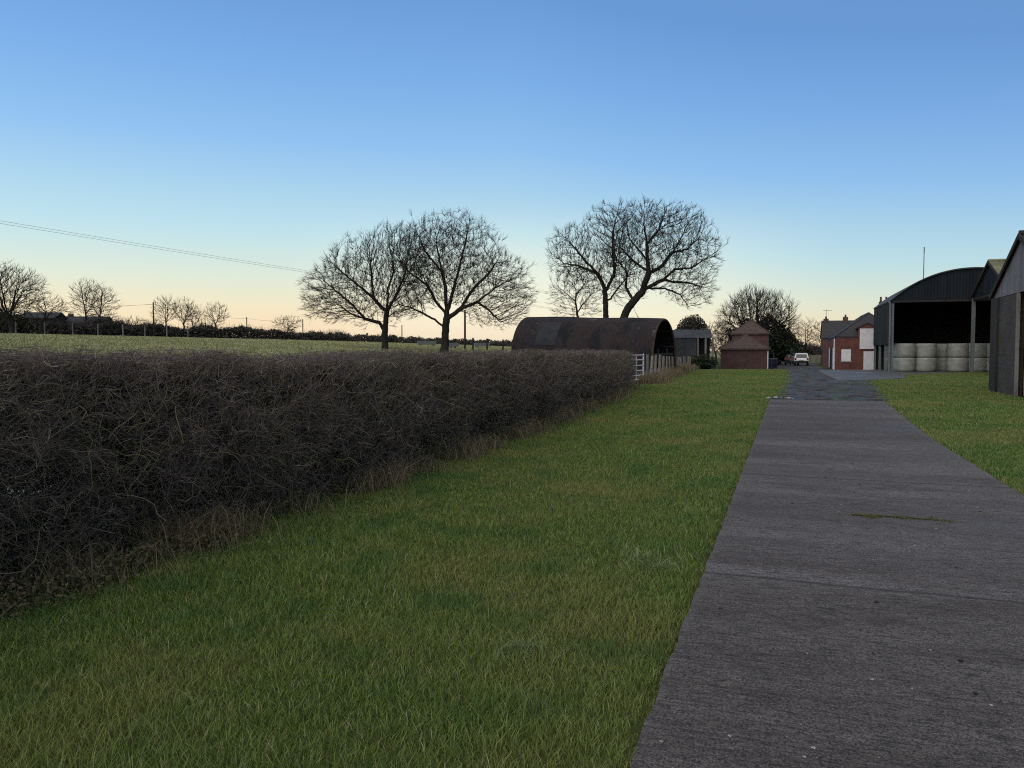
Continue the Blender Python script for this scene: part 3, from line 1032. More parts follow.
def tree(name, label, base, lines, to3, ell, natt, step, kill, tip, ex, rmax, seed, twigmat, barkmat, group=None, wob=0.5, twl=(0.25, 0.75), ntw=3, infl=4.0, twr=1.0, bias=(0, 0, 0.06), cat='tree', shell=0.3, jit=0.10):
    rg = np.random.default_rng(seed)
    P0, par0 = skel(lines, to3, step, rg, wob)
    A = []
    wts = np.array([e[2] * e[3] for e in ell], float)
    wts /= wts.sum()
    for e, w in zip(ell, wts):
        k = int(natt * w)
        u = rg.normal(size=(k, 3))
        u /= np.linalg.norm(u, axis=1, keepdims=True)
        rr = (shell + (1 - shell) * rg.random(k)) ** 0.7
        rr = np.where(rg.random(k) < 0.25, rg.random(k) ** (1 / 3), rr)
        c0 = to3(e[0], e[1], 0)
        sx = (to3(e[0] + e[2], e[1], 0) - c0).length
        sz = (to3(e[0], e[1] - e[3], 0) - c0).length
        sy = (sx * 0.85) if len(e) < 5 else e[4]
        A.append(np.array(c0) + u * rr[:, None] * np.array([sx, sy, sz]))
    A = np.concatenate(A)
    base = Vector(base)
    c_low = A.mean(0)
    hub = np.array([P0[0][0] * 0.6 + c_low[0] * 0.4, c_low[1], A[:, 2].min() * 0.75 + c_low[2] * 0.25 - 0.5])
    Pn, par = colonize(P0, par0, A, step, infl, kill, 140, rg, jit, bias, hub=hub, rad=0.55)
    r = radii(par, tip, ex, rmax)
    # flare at the root
    zb = Pn[0, 2]
    r = r * (1 + 0.55 * np.exp(-np.maximum(Pn[:, 2] - zb, 0) / 0.35))
    Pl = Pn - np.array(base)
    e = np.where(par >= 0)[0]
    a, b_ = Pl[par[e]], Pl[e]
    ext = (b_ - a) * 0.12
    PT = np.stack([a - ext, b_ + ext], 1)
    rp = np.minimum(r[par[e]], r[e] * 1.25 + 0.004)
    R = np.stack([rp, r[e]], 1)
    t = thing(name, label, cat, base, 0, group)
    big = r[e] > max(0.055, 4 * tip)
    V, Q = tubes(PT[big], R[big], 8)
    np_obj('trunk', V, Q, barkmat, t, smooth=True)
    V1, Q1 = tubes(PT[~big], R[~big], 3)
    # fine twigs
    cnt = np.zeros(len(par), int)
    np.add.at(cnt, par[e], 1)
    cand = np.where(r < tip * 2.6)[0]
    cand = cand[cand > 0]
    cand = np.concatenate([np.repeat(cand[cnt[cand] == 0], ntw + 1), rg.choice(cand, int(len(cand) * 0.5 * ntw))]) if ntw else np.array([], int)
    if len(cand):
        dr = Pl[cand] - Pl[par[cand]]
        dr /= np.linalg.norm(dr, axis=1, keepdims=True) + 1e-9
        ro = Pl[cand] + np.array(base) - hub
        ro /= np.linalg.norm(ro, axis=1, keepdims=True) + 1e-9
        dr = dr * 0.7 + ro * 0.75 + rg.normal(0, 0.38, dr.shape) + np.array([0, 0, 0.18])
        dr /= np.linalg.norm(dr, axis=1, keepdims=True)
        L = rg.uniform(*twl, len(cand))[:, None]
        p0 = Pl[cand]
        p1 = p0 + dr * L * 0.5
        d2 = dr + rg.normal(0, 0.25, dr.shape) + np.array([0, 0, 0.15])
        d2 /= np.linalg.norm(d2, axis=1, keepdims=True)
        p2 = p1 + d2 * L * 0.5
        V2, Q2 = tubes(np.stack([p0, p1, p2], 1), np.full((len(cand), 1), tip * 0.75 * twr) * np.array([[1, .85, .55]]), 3)
        V1, Q1 = np.concatenate([V1, V2]), np.concatenate([Q1, Q2 + len(V1)])
    np_obj('crown', V1, Q1, twigmat, t)
    return t, Pl, r


def crop(cx, cy, s_, ox, oy):
    return (ox + cx / s_, oy + cy / s_)


def lines_from(raw, s_, ox, oy):
    return [[crop(a, b_, s_, ox, oy) for a, b_ in ln] for ln in raw]


D1 = 66.0
to1 = lambda px, py, dy: P(px, py, D1)
raw = [[(390, 668), (388, 590), (394, 530), (398, 470)],
       [(386, 575), (362, 542), (300, 526), (240, 505), (180, 465), (120, 420), (70, 392)],
       [(394, 500), (340, 440), (285, 392), (225, 345), (170, 290)],
       [(398, 472), (398, 400), (415, 330), (402, 260), (385, 200)],
       [(398, 500), (440, 405), (462, 335), (470, 250)],
       [(394, 525), (430, 496), (490, 484), (530, 450)],
       [(345, 445), (330, 370), (320, 300), (310, 235)],
       [(300, 526), (250, 470), (190, 420), (120, 360)]]
L1 = lines_from(raw, 4.096, 290, 190)
E1 = [(372, 282, 50, 48), (338, 292, 36, 32), (396, 267, 40, 44), (332, 306, 30, 19)]
b0 = to1(L1[0][0][0], L1[0][0][1], 0)
b0.z = tzs(b0.x, b0.y) - 0.05
tree('bare_tree', 'bare spreading tree with a low left limb, left of the field pair', b0, L1, to1, E1, 4400, 0.24, 0.34, 0.011, 2.15, 0.36, 5, M['twig'], M['bark'], 'field trees in front of the open sky', ntw=4)
raw = [[(632, 672), (636, 600), (641, 540), (642, 500)],
       [(630, 560), (592, 532), (545, 505), (495, 482), (450, 470)],
       [(638, 505), (592, 452), (560, 390), (522, 322), (490, 255)],
       [(641, 495), (635, 400), (620, 330), (602, 250), (590, 170)],
       [(645, 505), (666, 430), (692, 340), (722, 240), (742, 150)],
       [(648, 525), (700, 487), (770, 462), (850, 402), (920, 372), (985, 325)],
       [(700, 487), (752, 402), (812, 340), (862, 262)],
       [(770, 463), (822, 500), (862, 545)],
       [(560, 390), (480, 330), (430, 260), (440, 190)],
       [(622, 335), (560, 260), (520, 170), (510, 120)],
       [(655, 470), (662, 405)]]
L2 = lines_from(raw, 4.096, 290, 190)
E2 = [(452, 263, 56, 49), (490, 291, 42, 40), (430, 267, 42, 45), (506, 300, 28, 26), (412, 300, 24, 22)]
b0 = to1(L2[0][0][0], L2[0][0][1], 0)
b0.z = tzs(b0.x, b0.y) - 0.05
tree('bare_tree', 'taller bare round crowned tree with thick trunk, right of the field pair', b0, L2, to1, E2, 5400, 0.24, 0.34, 0.011, 2.12, 0.50, 8, M['twig'], M['bark'], 'field trees in front of the open sky', ntw=4)

D3 = 74.0
to3_ = lambda px, py, dy: P(px, py, D3)
raw = [[(372, 800), (370, 670), (368, 590), (364, 530)],
       [(364, 525), (330, 460), (270, 400), (200, 320), (128, 250)],
       [(368, 545), (402, 470), (412, 400), (396, 340), (410, 270), (330, 220)],
       [(404, 440), (396, 330), (402, 240), (430, 125)],
       [(384, 590), (430, 530), (480, 470), (500, 400)],
       [(330, 460), (250, 420), (170, 400), (110, 350)],
       [(410, 270), (480, 200), (500, 120)]]
L3 = lines_from(raw, 4.876, 530, 180)
E3 = [(590, 258, 36, 38), (572, 256, 25, 29), (610, 233, 26, 30), (614, 270, 20, 34)]
b0 = to3_(L3[0][0][0], L3[0][0][1], 0)
b0.z = tzs(b0.x, b0.y) - 0.05
tree('bare_tree', 'bare upright tree whose stem rises behind the middle of the rusty hut', b0, L3, to3_, E3, 3600, 0.26, 0.38, 0.013, 2.12, 0.4, 21, M['twig'], M['bark'], 'trees behind the rusty hut', ntw=3)
to3b = lambda px, py, dy: P(px, py, D3 - 2)
raw = [[(420, 800), (455, 672), (482, 620), (518, 575)],
       [(518, 575), (562, 530), (640, 490), (692, 442), (762, 440), (850, 382), (920, 330)],
       [(545, 548), (572, 460), (566, 400), (560, 320), (542, 230), (540, 120)],
       [(572, 460), (642, 420), (702, 350), (742, 290), (802, 180)],
       [(566, 396), (520, 350), (470, 300), (450, 220)],
       [(562, 530), (652, 532), (722, 560), (762, 620)],
       [(500, 610), (522, 662)],
       [(640, 490), (700, 500), (780, 500), (860, 520)],
       [(560, 320), (620, 250), (650, 170)],
       [(702, 350), (780, 330), (840, 270)],
       [(506, 592), (474, 520), (482, 440), (440, 370)],
       [(572, 450), (500, 400), (430, 330)]]
L4 = lines_from(raw, 4.876, 530, 180)
E4 = [(624, 262, 24, 40), (630, 285, 18, 22), (655, 249, 52, 46), (680, 262, 40, 42), (640, 230, 36, 28), (690, 290, 26, 20), (672, 233, 40, 28)]
b0 = to3b(L4[0][0][0], L4[0][0][1], 0)
b0.z = tzs(b0.x, b0.y) - 0.05
tree('bare_tree', 'largest bare tree, leaning right from behind the rusty hut', b0, L4, to3b, E4, 6400, 0.26, 0.38, 0.013, 2.08, 0.6, 33, M['twig'], M['bark'], 'trees behind the rusty hut', ntw=3)
D5 = 84.0
to5 = lambda px, py, dy: P(px, py, D5)
raw = [[(232, 800), (232, 670), (222, 590), (225, 520)], [(222, 590), (180, 560), (130, 520)], [(225, 560), (270, 500), (290, 450)], [(228, 650), (270, 590), (310, 550)]]
L5 = lines_from(raw, 4.876, 530, 180)
E5 = [(575, 292, 26, 30), (562, 300, 16, 18), (590, 296, 18, 22)]
b0 = to5(L5[0][0][0], L5[0][0][1], 0)
b0.z = tzs(b0.x, b0.y) - 0.05
tree('bare_tree', 'small pale twiggy tree rising behind the left half of the rusty hut', b0, L5, to5, E5, 800, 0.25, 0.42, 0.014, 2.3, 0.2, 41, M['fartwig'], M['bark'], 'trees behind the rusty hut', ntw=3)


def simple_tree(label, px, base_py, d, top_py, hw, seed, natt=420, stem=None, group=None, forks=4, low=0.25, mt='fartwig', step=None, ntw=2, lean=0, tip=0.02, twl=(0.4, 1.0)):
    to = lambda a, b_, c_: P(a, b_, d)
    h = base_py - top_py
    lines = [[(px, base_py), (px + lean * .3, base_py - h * low), (px + lean, base_py - h * (low + .16))]]
    rr = random.Random(seed)
    for k in range(forks):
        t = (k + 0.5) / forks * 2 - 1
        lines.append([(px + lean * .5, base_py - h * (low + 0.02 * k)), (px + lean + t * hw * .35, base_py - h * (low + .25)), (px + lean + t * hw * .75, base_py - h * (0.55 + 0.35 * (1 - abs(t))))])
    ell = [(px + lean, base_py - h * 0.62, hw, h * 0.39), (px + lean + rr.uniform(-.3, .3) * hw, base_py - h * .5, hw * .8, h * .3)]
    b_ = to(px, base_py, 0)
    step = step or 0.35
    natt = int(natt * 2.2)
    t, Pl, r = tree('bare_tree', label, b_, lines, to, ell, natt, step, step * 1.4, tip, 2.3, 0.35, seed, M[mt], M['bark'], group, ntw=ntw, twl=twl, infl=6)
    return t


# trees of the far hedge line, left
G = 'trees along the far field edge'
simple_tree('dark gnarled tree at the left edge of the picture', 12, 334, 96, 266, 36, 51, 1100, None, G, 6, 0.15, 'twig', 0.3, 2, -4, 0.02)
simple_tree('low arching bare tree reaching right from the leftmost tree', 40, 332, 98, 296, 20, 52, 260, None, G, 3, 0.3, 'twig', 0.35, 2, 8)
simple_tree('slim bare tree, left one of the touching pair beyond the bungalow', 86, 330, 118, 280, 15, 53, 420, None, G, 4, 0.25)
simple_tree('slim bare tree, right one of the touching pair beyond the bungalow', 100, 332, 117, 284, 17, 54, 420, None, G, 4, 0.3)
G = 'row of small trees beyond the far hedge'
simple_tree('thin bare tree just right of the first telegraph pole', 166, 332, 140, 297, 13, 55, 330, None, G, 4, 0.2)
simple_tree('bare tree in the middle of the small row beyond the hedge', 184, 333, 141, 299, 13, 56, 330, None, G, 5, 0.2)
simple_tree('short bushy bare tree filling the row before its gap', 194, 334, 143, 304, 10, 57, 220, None, G, 4, 0.15)
simple_tree('round bare tree standing alone at the right end of the row', 216, 333, 142, 304, 13, 58, 320, None, G, 4, 0.25)
simple_tree('small wide bare tree between two telegraph poles', 288, 336, 150, 316, 14, 59, 260, None, G, 4, 0.35)
simple_tree('tiny bare tree low on the horizon beside the first telegraph pole', 133, 334, 150, 318, 12, 60, 200, None, G, 4, 0.15)
# yard trees
G = 'trees behind the farm yard'
simple_tree('pale bare tree far behind the parked vehicles', 806, 360, 150, 319, 13, 61, 320, None, G, 4, 0.15)
simple_tree('pale bare tree far behind, next to the brick house', 822, 360, 158, 322, 13, 62, 300, None, G, 4, 0.15)
simple_tree('low pale bare tree behind the two brick outbuildings', 722, 362, 112, 334, 14, 63, 220, None, G, 4, 0.15)
simple_tree('thin bare tree seen between the rounded tree and the outbuildings', 716, 362, 120, 322, 16, 66, 260, None, G, 4, 0.15)

# dense upright brushy tree with ivy
d = 103.0
to = lambda a, b_, c_: P(a, b_, d)
lines = [[(757, 368), (757, 345), (757, 335)]]
for k in range(9):
    t = (k + .5) / 9 * 2 - 1
    lines.append([(757, 348 - 2 * (k % 3)), (757 + t * 20, 330), (757 + t * 34, 312 - 14 * (1 - t * t))])
ell = [(757, 322, 38, 31), (745, 332, 30, 22), (772, 330, 26, 24), (755, 304, 22, 13)]
b0 = to(757, 368, 0)
b0.z = tzs(b0.x, b0.y) - 0.05
t, Pl, r = tree('brushy_tree', 'large dense dark tree with upright twigs behind the brick outbuildings', b0, lines, to, ell, 4200, 0.3, 0.42, 0.02, 2.3, 0.4, 71, M['twig'], M['bark'], 'trees behind the farm yard', ntw=2, twl=(.5, 1.3), bias=(0, 0, 0.3))
rg = np.random.default_rng(4)
n = 9000
u = rg.normal(size=(n, 3))
u /= np.linalg.norm(u, axis=1, keepdims=True)
u *= rg.random((n, 1)) ** 0.4
cen = np.array([0.4, 0, 3.0]) + u * np.array([4.3, 3.2, 3.4]) * (1 + 0.18 * np.sin(u[:, :1] * 9 + u[:, 2:] * 7))
cen[:, 0] += 1.0 * (cen[:, 2] < 3)
cen[:, 2] = np.maximum(cen[:, 2], 0.05)
V, Q = cards(cen, 0.14 + 0.16 * rg.random(n), rg)
np_obj('ivy', V, Q, M['ivy'], t)


def leafmass(name, label, cat, c, rad, n, size, m, seed, group=None, stuff=False, flat=0.05, twigs=0, lump=0.16):
    rg = np.random.default_rng(seed)
    u = rg.normal(size=(n, 3))
    u /= np.linalg.norm(u, axis=1, keepdims=True)
    q = rg.random((n, 1)) ** 0.45
    u2 = u * q * (1 + lump * np.sin(u[:, :1] * 7 + seed) * np.cos(u[:, 2:] * 6) + lump * np.sin(u[:, 1:2] * 11 + u[:, 2:] * 9))
    cen = u2 * np.array(rad) + np.array([0, 0, rad[2] * 0.85])
    cen[:, 2] = np.maximum(cen[:, 2], flat * rg.random(n))
    V, Q = cards(cen, size * (0.6 + 0.8 * rg.random(n)), rg)
    t = thing(name, label, cat, c, 0, group)
    np_obj('foliage', V, Q, M[m], t)
    mb = MB()
    for k in range(7):
        a = k * 0.9
        e = Vector((math.cos(a) * rad[0] * .55, math.sin(a) * rad[1] * .55, rad[2] * 1.3))
        mb.tube([(0, 0, -0.05), tuple(e * 0.5 + Vector((0, 0, .1))), tuple(e)], [0.09 * rad[2] / 2, 0.05, 0.02], 5)
    mb.obj('stem', M['bark'], t)
    if twigs:
        PT = np.stack([cen[:twigs], cen[:twigs] + u[:twigs] * 0.35 + np.array([0, 0, .15]), cen[:twigs] + u[:twigs] * 0.7 + np.array([0, 0, .35])], 1)
        V, Q = tubes(PT, np.full((twigs, 3), 0.015) * np.array([[1, .8, .5]]), 3)
        np_obj('twigs', V, Q, M['twig'], t)
    return t


c0 = P(692, 362, 92)
c0.z = tzs(c0.x, c0.y)
leafmass('round_tree', 'dense grey brown dome shaped tree behind the old open shed', 'tree', c0, (2.2, 2.2, 3.35), 22000, 0.11, 'browncover', 81, 'trees behind the farm yard', twigs=0, lump=0.03)
c0 = P(700, 366, 71)
c0.z = tzs(c0.x, c0.y)
leafmass('evergreen_bush', 'dark green bush in front of the old shed posts', 'bush', c0, (1.4, 1.1, 0.72), 5000, 0.09, 'ivy', 82, None)
c0 = P(797, 364, 128)
c0.z = tzs(c0.x, c0.y)
leafmass('dark_shrub', 'dark rounded shrub behind the parked white vehicle', 'bush', c0, (3.0, 2.0, 1.75), 4500, 0.16, 'browncover', 83, 'shrubs at the far end of the yard', twigs=800)
c0 = P(779, 362, 116)
c0.z = tzs(c0.x, c0.y)
leafmass('dark_shrub', 'dark ivy covered shrub beside the big dense tree', 'bush', c0, (2.6, 2.0, 2.6), 4500, 0.16, 'ivy', 84, 'shrubs at the far end of the yard', twigs=800)
c0 = P(816, 364, 136)
c0.z = tzs(c0.x, c0.y)
leafmass('dark_shrub', 'brown shrub behind the panel fence, beside the brick house', 'bush', c0, (2.2, 2.0, 1.5), 3500, 0.16, 'browncover', 85, 'shrubs at the far end of the yard', twigs=600)


# far hedge lines
def hedgeline(label, pts, n, size, m, seed, thick=1.2, group=None, rough=0.35):
    """pts: (px, d, top_py); foot on the terrain"""
    rg = np.random.default_rng(seed)
    px = np.array([p[0] for p in pts], float)
    dd = np.array([p[1] for p in pts], float)
    tp = np.array([p[2] for p in pts], float)
    t = rg.uniform(px[0], px[-1], n)
    d_ = np.interp(t, px, dd)
    x = (t - 512) / F * d_
    top = CAMZ + (350 - np.interp(t, px, tp)) / F * d_
    z0 = tz(x, d_)
    H = np.maximum(top - z0, 0.5)
    H = H * (1 + 0.10 * np.sin(x * 1.3) + 0.12 * np.sin(x * 0.47 + 2) + 0.06 * np.sin(x * 3.1))
    z = z0 - 0.5 + (H + 0.5) * rg.random(n) ** 0.8
    x2 = x + rg.normal(0, 0.2, n)
    y2 = d_ + rg.normal(0, thick * 0.5, n)
    b0_ = Vector((float(x.mean()), float(d_.mean()), float(z0.mean())))
    cen = np.stack([x2, y2, z], 1) - np.array(b0_)
    V, Q = cards(cen, size * (0.6 + 0.8 * rg.random(n)), rg, asp=1.6)
    h = thing('far_hedge', label, 'hedge', b0_, 0, group)
    np_obj('foliage', V, Q, M[m], h)
    k = n // 5
    PT = np.stack([cen[:k], cen[:k] + rg.normal(0, .15, (k, 3)) + [0, 0, .25], cen[:k] + rg.normal(0, .25, (k, 3)) + [0, 0, .55]], 1)
    V, Q = tubes(PT, np.full((k, 3), size * 0.09) * np.array([[1, .8, .5]]), 3)
    np_obj('twigs', V, Q, M['twig'], h)
    return h


G = 'far hedges'
hedgeline('dark overgrown hedge along the far side of the left field', [(-60, 101, 321), (0, 103, 320), (100, 108, 325), (160, 114, 327), (230, 120, 328), (305, 126, 333), (345, 130, 336)], 26000, 0.16, 'browncover', 91, 1.5, G)
hedgeline('low distant hedge between the two field trees', [(300, 210, 335), (380, 220, 337), (450, 225, 341), (530, 230, 343), (600, 235, 345)], 9000, 0.25, 'browncover', 92, 2, G)
hedgeline('faint far hedge on the skyline right of the left field', [(290, 420, 331), (380, 430, 336), (470, 440, 340), (560, 450, 342)], 8000, 0.5, 'browncover', 93, 3, G)
h2 = leafmass  # small scrub clumps in the far hedge
for k, (px, d_, tp, rr_) in enumerate([(4, 104, 309, 2.6), (100, 112, 319, 2.2), (120, 115, 323, 1.8), (205, 126, 325, 2.0), (335, 134, 334, 1.8), (385, 160, 337, 1.6), (150, 118, 324, 1.8)]):
    c0 = P(px, 338, d_)
    c0.z = tzs(c0.x, c0.y)
    hh = (350 - tp) / F * d_ + CAMZ - c0.z
    leafmass('scrub_bush', ['dark scrub under the leftmost tree in the far hedge', 'scrub clump in the far hedge under the slim tree pair', 'low scrub clump right of the slim tree pair', 'scrub clump below the small tree row', 'scrub clump where the long far hedge ends', 'low scrub clump beside the left field tree', 'scrub clump at the foot of the first telegraph pole'][k], 'bush', c0, (rr_ * 1.3, rr_, hh / 1.8), 2600, 0.17, 'browncover' if k % 2 else 'ivy', 100 + k, 'scrub in the far hedge', twigs=700)

# ------------------------------------------------------------------ far field fence, poles, bungalow
fx = thing('post_fence', 'pale post and wire fence before the far dark hedge', 'fence', (0, 0, 0))
prev = None
fpx = [-14, 16, 45, 73, 98, 123, 145, 167, 188]
pw = []
for k, px in enumerate(fpx):
    d_ = 97 + 0.075 * px
    p = P(px, 338, d_)
    p.z = tzs(p.x, p.y)
    mb = MB()
    mb.tube([p - Vector((0, 0, .1)), p + Vector((random.uniform(-.04, .04), 0, 1.75))], 0.075, 6)
    mb.obj('post', M['wood'], fx)
    pw.append(p)
mb = MB()
for hgt in (0.7, 1.1, 1.55):
    mb.tube([p + Vector((0, -0.08, hgt)) for p in pw], 0.006, 4)
mb.obj('wire', M['wire'], fx)


def pole(label, px, top_py, d_, r=0.085, arm=False):
    p = P(px, 340, d_)
    p.z = tzs(p.x, p.y)
    top = PZ(top_py, d_) - p.z
    t = thing('telegraph_pole', label, 'pole', p, 0.3, 'telegraph poles')
    MB().tube([(0, 0, -0.2), (0, 0, top)], [r * 1.2, r], 8).obj('post', M['darkwood'], t)
    if arm:
        mb = MB()
        mb.box(-0.5, 0.5, -0.14 - r, -r + 0.01, top - 0.32, top - 0.22)
        ar = mb.obj('crossarm', M['darkwood'], t)
        for xx in (-0.42, 0.42):
            MB().lathe([(0.03, 0), (0.05, .05), (0.03, .12), (.045, .15)], 8, (xx, -0.1 - r, top - 0.219)).obj('insulator', M['white'], ar)
    return p + Vector((0, 0, top))


T = {}
T[1] = pole('tall telegraph pole beside the small far tree row', 154, 302, 112)
T[2] = pole('short telegraph pole standing alone beyond the far hedge', 247, 317, 150)
T[3] = pole('telegraph pole left of the low limb of the left field tree', 303, 319, 152)
T[4] = pole('tall pole between the right field tree and the rusty hut', 465, 310, 84, 0.10)
T[5] = pole('leaning distant pole between the two field trees', 402, 325, 170, 0.1)


def span(a, b_, sag, n=24):
    a, b_ = Vector(a), Vector(b_)
    return [a.lerp(b_, i / n) - Vector((0, 0, sag * 4 * (i / n) * (1 - i / n))) for i in range(n + 1)]


mb = MB()
T[6] = pole('distant pole almost hidden by the leaning tree behind the hut', 608, 315, 104, 0.09)
A0 = P(-130, 199, 46)
for off in (0.0, 0.32):
    mb.tube(span(A0 + Vector((0, off, -off * .5)), T[6] + Vector((0, off, -0.1 - off * .3)), 0.25), 0.009, 5)
tag(mb.obj('overhead_cable', M['wire']), 'twin dark overhead cable sloping down across the left sky', 'cable', 'overhead cables')
mb = MB()
for q in (0.0, 0.4):
    mb.tube(span(P(-60, 305, 100) + Vector((0, q, q)), T[1] + Vector((0, q, -.3)), 0.5), 0.012, 5)
    mb.tube(span(T[1] + Vector((0, q, -.3)), T[2] + Vector((0, q, -.3)), 0.5), 0.012, 5)
    mb.tube(span(T[2] + Vector((0, q, -.3)), T[3] + Vector((0, q, -.3)), 0.3), 0.014, 5)
tag(mb.obj('overhead_cable', M['wire']), 'faint low cables strung between the small telegraph poles', 'cable', 'overhead cables')
# pole of the near cable, off the left of the picture
pa = A0.copy()
ga = tzs(pa.x, pa.y)
t = thing('telegraph_pole', 'telegraph pole left of the picture carrying the twin cable', 'pole', (pa.x, pa.y, ga), 0, 'telegraph poles')
MB().tube([(0, 0, -.2), (0, 0, pa.z - ga + .1)], [0.16, 0.12], 8).obj('post', M['darkwood'], t)

# bungalow roofs over the far hedge
bc = P(68, 336, 120)
bc.z = tzs(bc.x, bc.y)
bung = thing('bungalow', 'long low dark roofed bungalow hidden behind the far hedge', 'house', bc, 0.12)


def gable_roof(mb, x0, x1, y0, y1, ze, zr, th=0.12, over=0.25):
    ym = (y0 + y1) / 2
    for s_ in (0, 1):
        ye = y0 - over if s_ == 0 else y1 + over
        sl = (zr - ze) / (ym - y0)
        zee = ze - sl * over
        poly = [(ye, zee), (ym, zr), (ym, zr + th), (ye, zee + th)]
        mb.prism(poly, 'x', x0 - over, x1 + over)


zt = PZ(317, 120) - bc.z
mb = MB()
gable_roof(mb, -5.5, 6.0, -3.5, 3.5, zt - 1.7, zt)
rf = mb.obj('roof', M['slate'], bung)
MB().box(-5.5, 6.0, -3.4, 3.4, -0.3, zt - 1.75).obj('wall', M['brickdull'], bung)
MB().box(0.2, 0.8, -0.25, 0.3, zt - .25, zt + 0.55).obj('chimney', M['brickdull'], rf)
for xx in (-4, -1.5, 2, 4.4):
    MB().box(xx - .6, xx + .6, -3.46, -3.38, 0.8, 2.0).obj('window', M['glass'], bung)
bc2 = P(45, 336, 116)
bc2.z = tzs(bc2.x, bc2.y)
zt = PZ(313, 116) - bc2.z
sh = thing('shed', 'dark low pitched shed roof over the hedge beside the leftmost tree', 'shed', bc2, 0.12)
mb = MB()
gable_roof(mb, -2.4, 2.2, -2, 2, zt - 0.8, zt)
mb.obj('roof', M['slate'], sh)
MB().box(-2.4, 2.2, -1.9, 1.9, -0.3, zt - .85).obj('wall', M['darkwood'], sh)

# odds and ends on the far field: pale low gate and feed trough, fence posts
for k, (px, d_) in enumerate([(473, 86), (487, 88), (503, 90)]):
    p = P(px, 348, d_)
    p.z = tzs(p.x, p.y)
    tag(MB().tube([(0, 0, -.1), (0, 0, 1.35)], 0.1, 7).obj('fence_post', M['darkwood'], loc=p), ['dark fence post just right of the tall pole', 'middle dark fence post left of the rusty hut', 'dark fence post nearest the left end of the rusty hut'][k], 'post', 'loose fence posts left of the hut')


def trough(label, px, d_, L, m):
    p = P(px, 348, d_)
    p.z = tzs(p.x, p.y)
    t = thing('water_trough', label, 'trough', p, 0.2, 'troughs in the far field')
    mb = MB()
    mb.prism([(-0.35, 0.16), (0.35, 0.16), (0.45, 0.62), (0.38, 0.62), (0.3, 0.24), (-0.3, 0.24), (-0.38, 0.62), (-0.45, 0.62)], 'x', -L / 2, L / 2)
    mb.box(-L / 2 - .03, -L / 2, -.45, .45, .16, .62).box(L / 2, L / 2 + .03, -.45, .45, .16, .62)
    mb.obj('basin', m, t)
    for xx in (-L / 2 + .3, L / 2 - .3):
        MB().box(xx - .06, xx + .06, -.3, .3, -.05, .158).obj('leg', M['darkwood'], t)


trough('long grey trough lying between the two field trees', 427, 96, 2.2, M['steel'])
trough('short pale trough just right of the right field tree', 453, 88, 1.1, M['steel'])
trough('pale trough beyond the loose fence posts left of the hut', 482, 105, 2.0, M['steel'])

# ------------------------------------------------------------------ gate and post fence
ga_, gb_ = Vector((4.75, 33.4, 0)), Vector((6.22, 36.4, 0))
gd = gb_ - ga_
gl = gd.length
gate = thing('field_gate', 'white metal five bar field gate at the end of the hedge', 'gate', (ga_.x, ga_.y, 0.0), math.atan2(gd.y, gd.x))
for k, zz in enumerate((0.22, 0.42, 0.64, 0.88, 1.14, 1.36)):
    MB().tube([(0.03, 0, zz), (gl - .03, 0, zz)], 0.026, 8).obj('rail', M['gatewhite'], gate)
for xx in (0.0, gl):
    MB().tube([(xx, 0, 0.12), (xx, 0, 1.42)], 0.036, 8).obj('stile', M['gatewhite'], gate)
for xx in (gl * .33, gl * .66):
    MB().box(xx - .03, xx + .03, -0.012, 0.012, 0.2, 1.38).obj('upright', M['gatewhite'], gate)
fn = thing('post_fence', 'weathered wooden post and wire fence beside the open hut end', 'fence', (0, 0, 0))
pw = []
for k in range(15):
    t_ = k / 14
    d_ = 36.9 + 31 * t_ ** 1.15
    x_ = 6.5 + (15.7 - 6.5) * (d_ - 36.9) / 31.0
    z_ = tzs(x_, d_)
    hgt = 1.2 + random.uniform(-.12, .2)
    r_ = 0.055 + 0.03 * random.random()
    MB().tube([(x_, d_, z_ - .1), (x_ + random.uniform(-.07, .07), d_ + random.uniform(-.05, .05), z_ + hgt)], [r_ * 1.05, r_ * .95], 7).obj('post', M['wood'], fn)
    pw.append(Vector((x_, d_, z_)))
mb = MB()
for hgt in (0.35, 0.7, 1.05):
    mb.tube([p + Vector((0.08, 0, hgt)) for p in pw], 0.006, 4)
mb.obj('wire', M['wire'], fn)

# ------------------------------------------------------------------ rusty hut
HR = 2.65
ang = math.atan2(0.52, -1.0)      # axis direction, pointing away to the left
hd = Vector((math.cos(ang), math.sin(ang), 0))
hn = Vector((hd.y, -hd.x, 0))
if hn.y > 0:
    hn = -hn                       # towards the camera
D_H = 49.5
endc = P(664.5, 350, D_H)
zt_r = PZ(318.5, D_H)
gz = tzs(endc.x, endc.y)
hut = thing('nissen_hut', 'rusty dark curved corrugated hut with an open right end', 'hut', (endc.x, endc.y, gz), ang)
# local: +x runs along the hut to the left end, y across, z up
HT = zt_r - gz
LEN = 9.75
RISE = 0.30
nl = 34
na = 26
st = HT - HR
vs = []


def hutpt(x, a, rad=HR):
    sag = 0.02 * math.sin(x * 1.1) + 0.02 * math.sin(x * 2.9 + 1) * math.sin(a * 2)
    return Vector((x, rad * math.cos(a), st + rad * math.sin(a) + RISE * x / LEN + (sag if 0.3 < a < PI - .3 else 0)))


def hutshell(mb, x0, x1, a0, a1, rad, nx, nang, amp):
    vs = []
    for i in range(nx + 1):
        x = x0 + (x1 - x0) * i / nx
        for j in range(nang + 1):
            a = a0 + (a1 - a0) * j / nang
            vs.append(hutpt(x, a, rad + (amp if i % 2 else -amp)))
    w = nang + 1
    mb.add(vs, [(i * w + j, i * w + j + 1, (i + 1) * w + j + 1, (i + 1) * w + j) for i in range(nx) for j in range(nang)])


